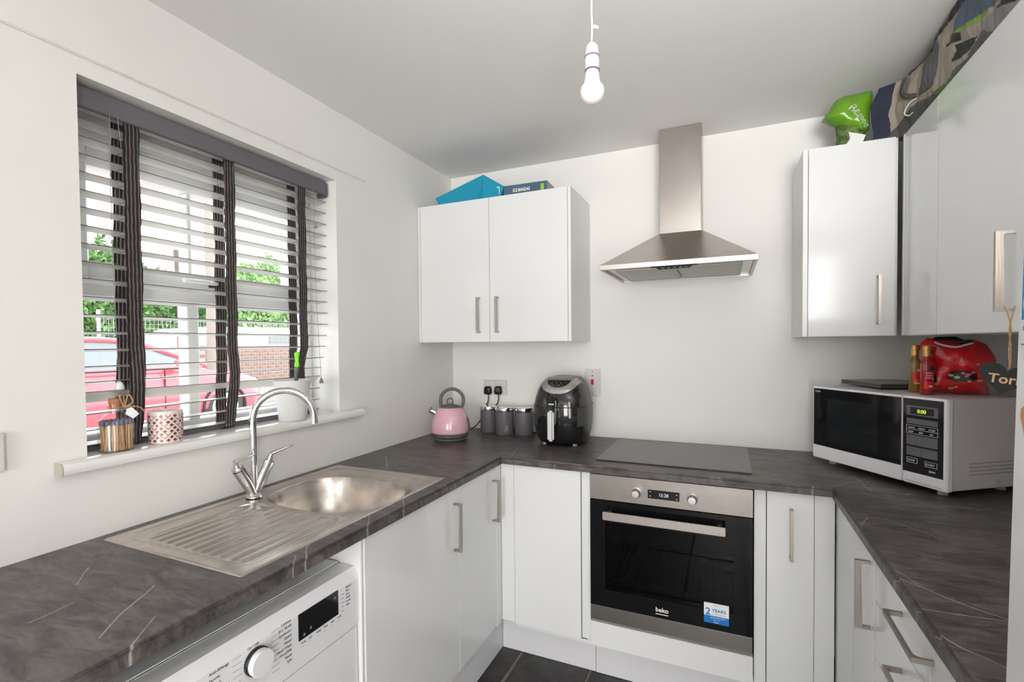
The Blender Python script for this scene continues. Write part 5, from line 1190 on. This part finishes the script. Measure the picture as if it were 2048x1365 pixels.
def cabin(bm, grow=0.0, base=0.97):
    st_ = [(-0.60, .66, .98), (-0.25, .64, 1.28), (0.15, .62, 1.385), (0.85, .62, 1.41), (1.40, .61, 1.375), (1.85, .63, 1.235), (2.42, .68, .97)]
    return [[(-.74 - grow, y, base), (-hw - .05 - grow, y, base + (zt - base) * .5), (-hw - grow, y, zt - .02), (0, y, zt + grow), (hw + grow, y, zt - .02), (hw + .05 + grow, y, base + (zt - base) * .5), (.74 + grow, y, base)] for y, hw, zt in st_]
bm = B(); loft(bm, cabin(bm)); ob('windows', bm, 'carglass', g, smooth='auto')
bm = B()
c_ = cabin(None, 0.008)
for i in range(1, 5):     # roof skin and rails
    for (a, b) in ((2, 3), (3, 4)):
        v = [bm.verts.new(c_[i][a]), bm.verts.new(c_[i][b]), bm.verts.new(c_[i + 1][b]), bm.verts.new(c_[i + 1][a])] if i < 4 else None
        if v: bm.faces.new(v).smooth = True
bmesh.ops.remove_doubles(bm, verts=bm.verts, dist=0.0005)
bmesh.ops.solidify(bm, geom=bm.faces[:], thickness=0.02)
for s in (1, -1):
    for p in ([(c_[1][2][0] * s, -0.25, 1.25), (c_[2][2][0] * s, 0.15, 1.36), (c_[3][2][0] * s, .85, 1.385), (c_[4][2][0] * s, 1.40, 1.35), (c_[5][2][0] * s, 1.85, 1.21), (-.72 * s, 2.42, 0.98)], [(-.70 * s, 0.62, 0.98), (-.655 * s, .60, 1.39)], [(-.72 * s, -0.62, .98), (-.64 * s, -.25, 1.27)]):
        tube(bm, smooth_path(p, 4), 0.038, 8)
ob('roof_and_pillars', bm, 'carred', g, smooth='auto')
for (y, s) in ((2.62, 1), (2.62, -1), (-0.20, 1), (-0.20, -1)):
    bm = B(); lathe(bm, [(0.20, s * .60), (0.31, s * .62), (0.32, s * .70), (0.31, s * .86), (0.22, s * .885)], 36, (0, y, 0.32), 'x'); wh = ob('wheel', bm, 'tyre', g, smooth='auto')
    bm = B(); lathe(bm, [(0.225, s * .876), (0.21, s * .893), (0.05, s * .878), (0.001, s * .885)], 30, (0, y, 0.32), 'x')
    for k in range(7):
        a = 2 * PI * k / 7; tube(bm, [(s * .884, y, .32), (s * .900, y + .2 * math.cos(a), .32 + .2 * math.sin(a))], 0.018, 6)
    ob('hub_cap', bm, 'alloy', wh)
    bm = B(); lathe(bm, [(0.35, s * .845), (0.37, s * .886), (0.33, s * .888), (.33, s * .845)], 36, (0, y, 0.33), 'x', cap=False); ob('wheel_arch', bm, 'blackplastic', g)
bm = B(); box(bm, 0.862, 0.885, 0.60, 0.607, 0.25, 0.97); box(bm, 0.862, 0.885, -0.35, 2.1, 0.955, 0.975); box(bm, 0.862, 0.885, 1.72, 1.727, 0.3, 0.95); ob('door_seams', bm, 'blackplastic', g)
bm = B(); box(bm, 0.87, 1.02, 1.84, 2.0, 1.0, 1.11, 0.03, seg=3); ob('door_mirror', bm, 'carred', g)
bm = B(); box(bm, 0.868, 0.90, 0.70, 0.84, 0.84, 0.865, 0.008); ob('door_handle', bm, 'carred', g)
bm = B(); box(bm, 0.62, 0.80, 3.12, 3.30, .60, .74, 0.04, seg=3); ob('headlamp', bm, 'alloy', g)
g.location = (-6.70 + 0.02, 0.05, GZ)

# white van behind the brick wall
g = thing('white_van', 'white van with a red tail light parked beyond the brick wall', 'van', (-9.72, 3.86, GZ))
bm = B()
vs_ = [(0.0, .80, .75), (0.05, .88, 1.45), (0.5, .90, 1.68), (1.0, .90, 1.73), (3.0, .90, 1.74), (3.7, .88, 1.62), (4.3, .86, 1.15), (4.9, .78, .9)]
loft(bm, [[(-hw, y, .3), (-hw - .02, y, .9), (-hw + .06, y, zt - .1), (-hw + .2, y, zt), (hw - .2, y, zt), (hw - .06, y, zt - .1), (hw + .02, y, .9), (hw, y, .3)] for y, hw, zt in vs_]); ob('body', bm, 'vanwhite', g, smooth='auto')
bm = B(); box(bm, 0.80, 0.90, -0.02, 0.11, 1.22, 1.50, 0.02); ob('tail_light', bm, 'taillight', g)
bm = B(); prism(bm, [(2.1, 1.14), (2.15, 1.54), (2.5, 1.60), (2.9, 1.54), (3.3, 1.14)], 0.80, 0.925, axis='x'); ob('cab_window', bm, 'carglass', g)
for y in (0.9, 4.0):
    bm = B(); lathe(bm, [(0.33, .70), (0.33, .93)], 28, (0, y, .33), 'x'); ob('wheel', bm, 'tyre', g)

# brick wall, each brick on its own
bw = thing('brick_wall', 'low red-brown brick wall between the red car and the white van', 'wall', (-8.2, 3.86, GZ))
bm = B(); box(bm, -0.10, -0.012, 0.0, 5.6, 0.0, 1.272); ob('mortar_core', bm, 'mortar', bw)
bk = B(); box(bk, -0.112, 0.0, 0.005, 0.220, 0.005, 0.070, 0.002); bkm = mesh_of(bk, 'brick'); bkm.materials.append(M['brick'])
for j in range(6, 17):
    for i in range(0, 25):
        o = bpy.data.objects.new('brick', bkm); C.objects.link(o); o.parent = bw
        o.location = (random.uniform(-.004, .004), i * 0.225 + (0.112 if j % 2 else 0), j * 0.075); 
bm = B(); box(bm, -0.13, 0.02, 0, 5.6, 1.272, 1.31, .01); ob('coping', bm, 'mortar', bw)
# wire mesh fence
fn_ = thing('mesh_fence', 'thin welded wire mesh fence standing on the far side of the parking', 'fence', (-7.9, 2.0, GZ))
bm = B()
for k in range(0, 98): box(bm, -0.002, 0.002, k * 0.07, k * 0.07 + 0.004, 0.0, 1.82)
for k in range(0, 26): box(bm, -0.002, 0.002, 0, 6.86, k * 0.07, k * 0.07 + 0.004)
ob('wire_grid', bm, 'wire', fn_, kind='stuff')
for y in (0, 2.3, 4.6, 6.9):
    bm = B(); lathe(bm, [(0.025, 0), (0.025, 1.9)], 10, (0, y, 0)); ob('post', bm, 'wire', fn_)
# pole and tree trunks
bm = B(); lathe(bm, [(0.085, 0), (0.08, 3.0), (0.07, 6.0)], 16); tag(ob('timber_pole', bm, 'palebark', loc=(-7.66, 3.73, GZ), smooth='auto'), 'pale weathered timber pole rising behind the parked car', 'pole')
def tree(name, lab, x, y, h, rx, ry, rz_, n, leaf, trunk='bark', tr=0.12, seed=1, z0=0.4):
    rnd = random.Random(seed)
    g = thing(name, lab, 'tree' if name != 'hedge' else 'hedge', (x, y, GZ), group=None)
    bm = B(); tube(bm, smooth_path([(0, 0, -0.05), (0.05, .03, h * .4), (0.0, -.05, h * .9)], 4), [tr] * 3 + [tr * .8] * 3 + [tr * .5] * 3, 10); ob('trunk', bm, trunk, g, smooth=True)
    vs, fs = [], []
    for k in range(n):
        while True:
            u = Vector((rnd.uniform(-1, 1), rnd.uniform(-1, 1), rnd.uniform(-1, 1)))
            if 0.35 < u.length < 1: break
        s_ = 0.85 + 0.35 * noise.noise(u * 2.2 + Vector((seed, 0, 0)))
        p = Vector((u.x * rx * s_, u.y * ry * s_, z0 + (h - z0) / 2 + u.z * (h - z0) / 2 * s_))
        a = Vector((rnd.gauss(0, 1), rnd.gauss(0, 1), rnd.gauss(0, 1))).normalized(); b = a.orthogonal().normalized(); s2 = rz_ * rnd.uniform(.6, 1.3)
        i = len(vs); vs += [p - a * s2, p + b * s2 * .5, p + a * s2, p - b * s2 * .5]; fs.append((i, i + 1, i + 2, i + 3))
    me = bpy.data.meshes.new('foliage'); me.from_pydata(vs, [], fs); o = ob('foliage', me, leaf, g, kind='stuff')
    return g
tree('broadleaf_tree', 'dense green tree behind the car at the left of the window', -12.0, 3.95, 3.95, 1.0, 1.35, 0.075, 15000, 'leaf1', seed=2, z0=0.1)
tree('broadleaf_tree', 'green bushy tree left of the pale pole', -14.0, 6.7, 3.65, 0.9, 1.3, 0.08, 13000, 'leaf1', seed=5, z0=0.1)
tree('broadleaf_tree', 'paler leafy tree right of the pale pole above the van', -14.5, 10.4, 4.75, 1.1, 1.9, 0.10, 14000, 'leaf2', seed=8, z0=0.3)
tree('broadleaf_tree', 'dark lower shrub tree far behind the van', -17.5, 9.6, 3.5, 1.2, 2.2, 0.11, 7000, 'leaf1', seed=11, z0=0.3)
tree('broadleaf_tree', 'pale far tree at the extreme left behind the blind', -17.0, 5.0, 4.6, 1.2, 1.5, 0.1, 7000, 'leaf2', seed=13, z0=0.1)
bm = B(); tube(bm, smooth_path([(0, 0, 0), (.05, .05, 1.2), (-.02, .08, 2.4), (0.05, 0, 3.2)], 5), 0.13, 12); tag(ob('tree_trunk', bm, 'bark', loc=(-8.46, 3.66, GZ), smooth=True), 'bare dark tree trunk just left of the window mullion', 'tree trunk')
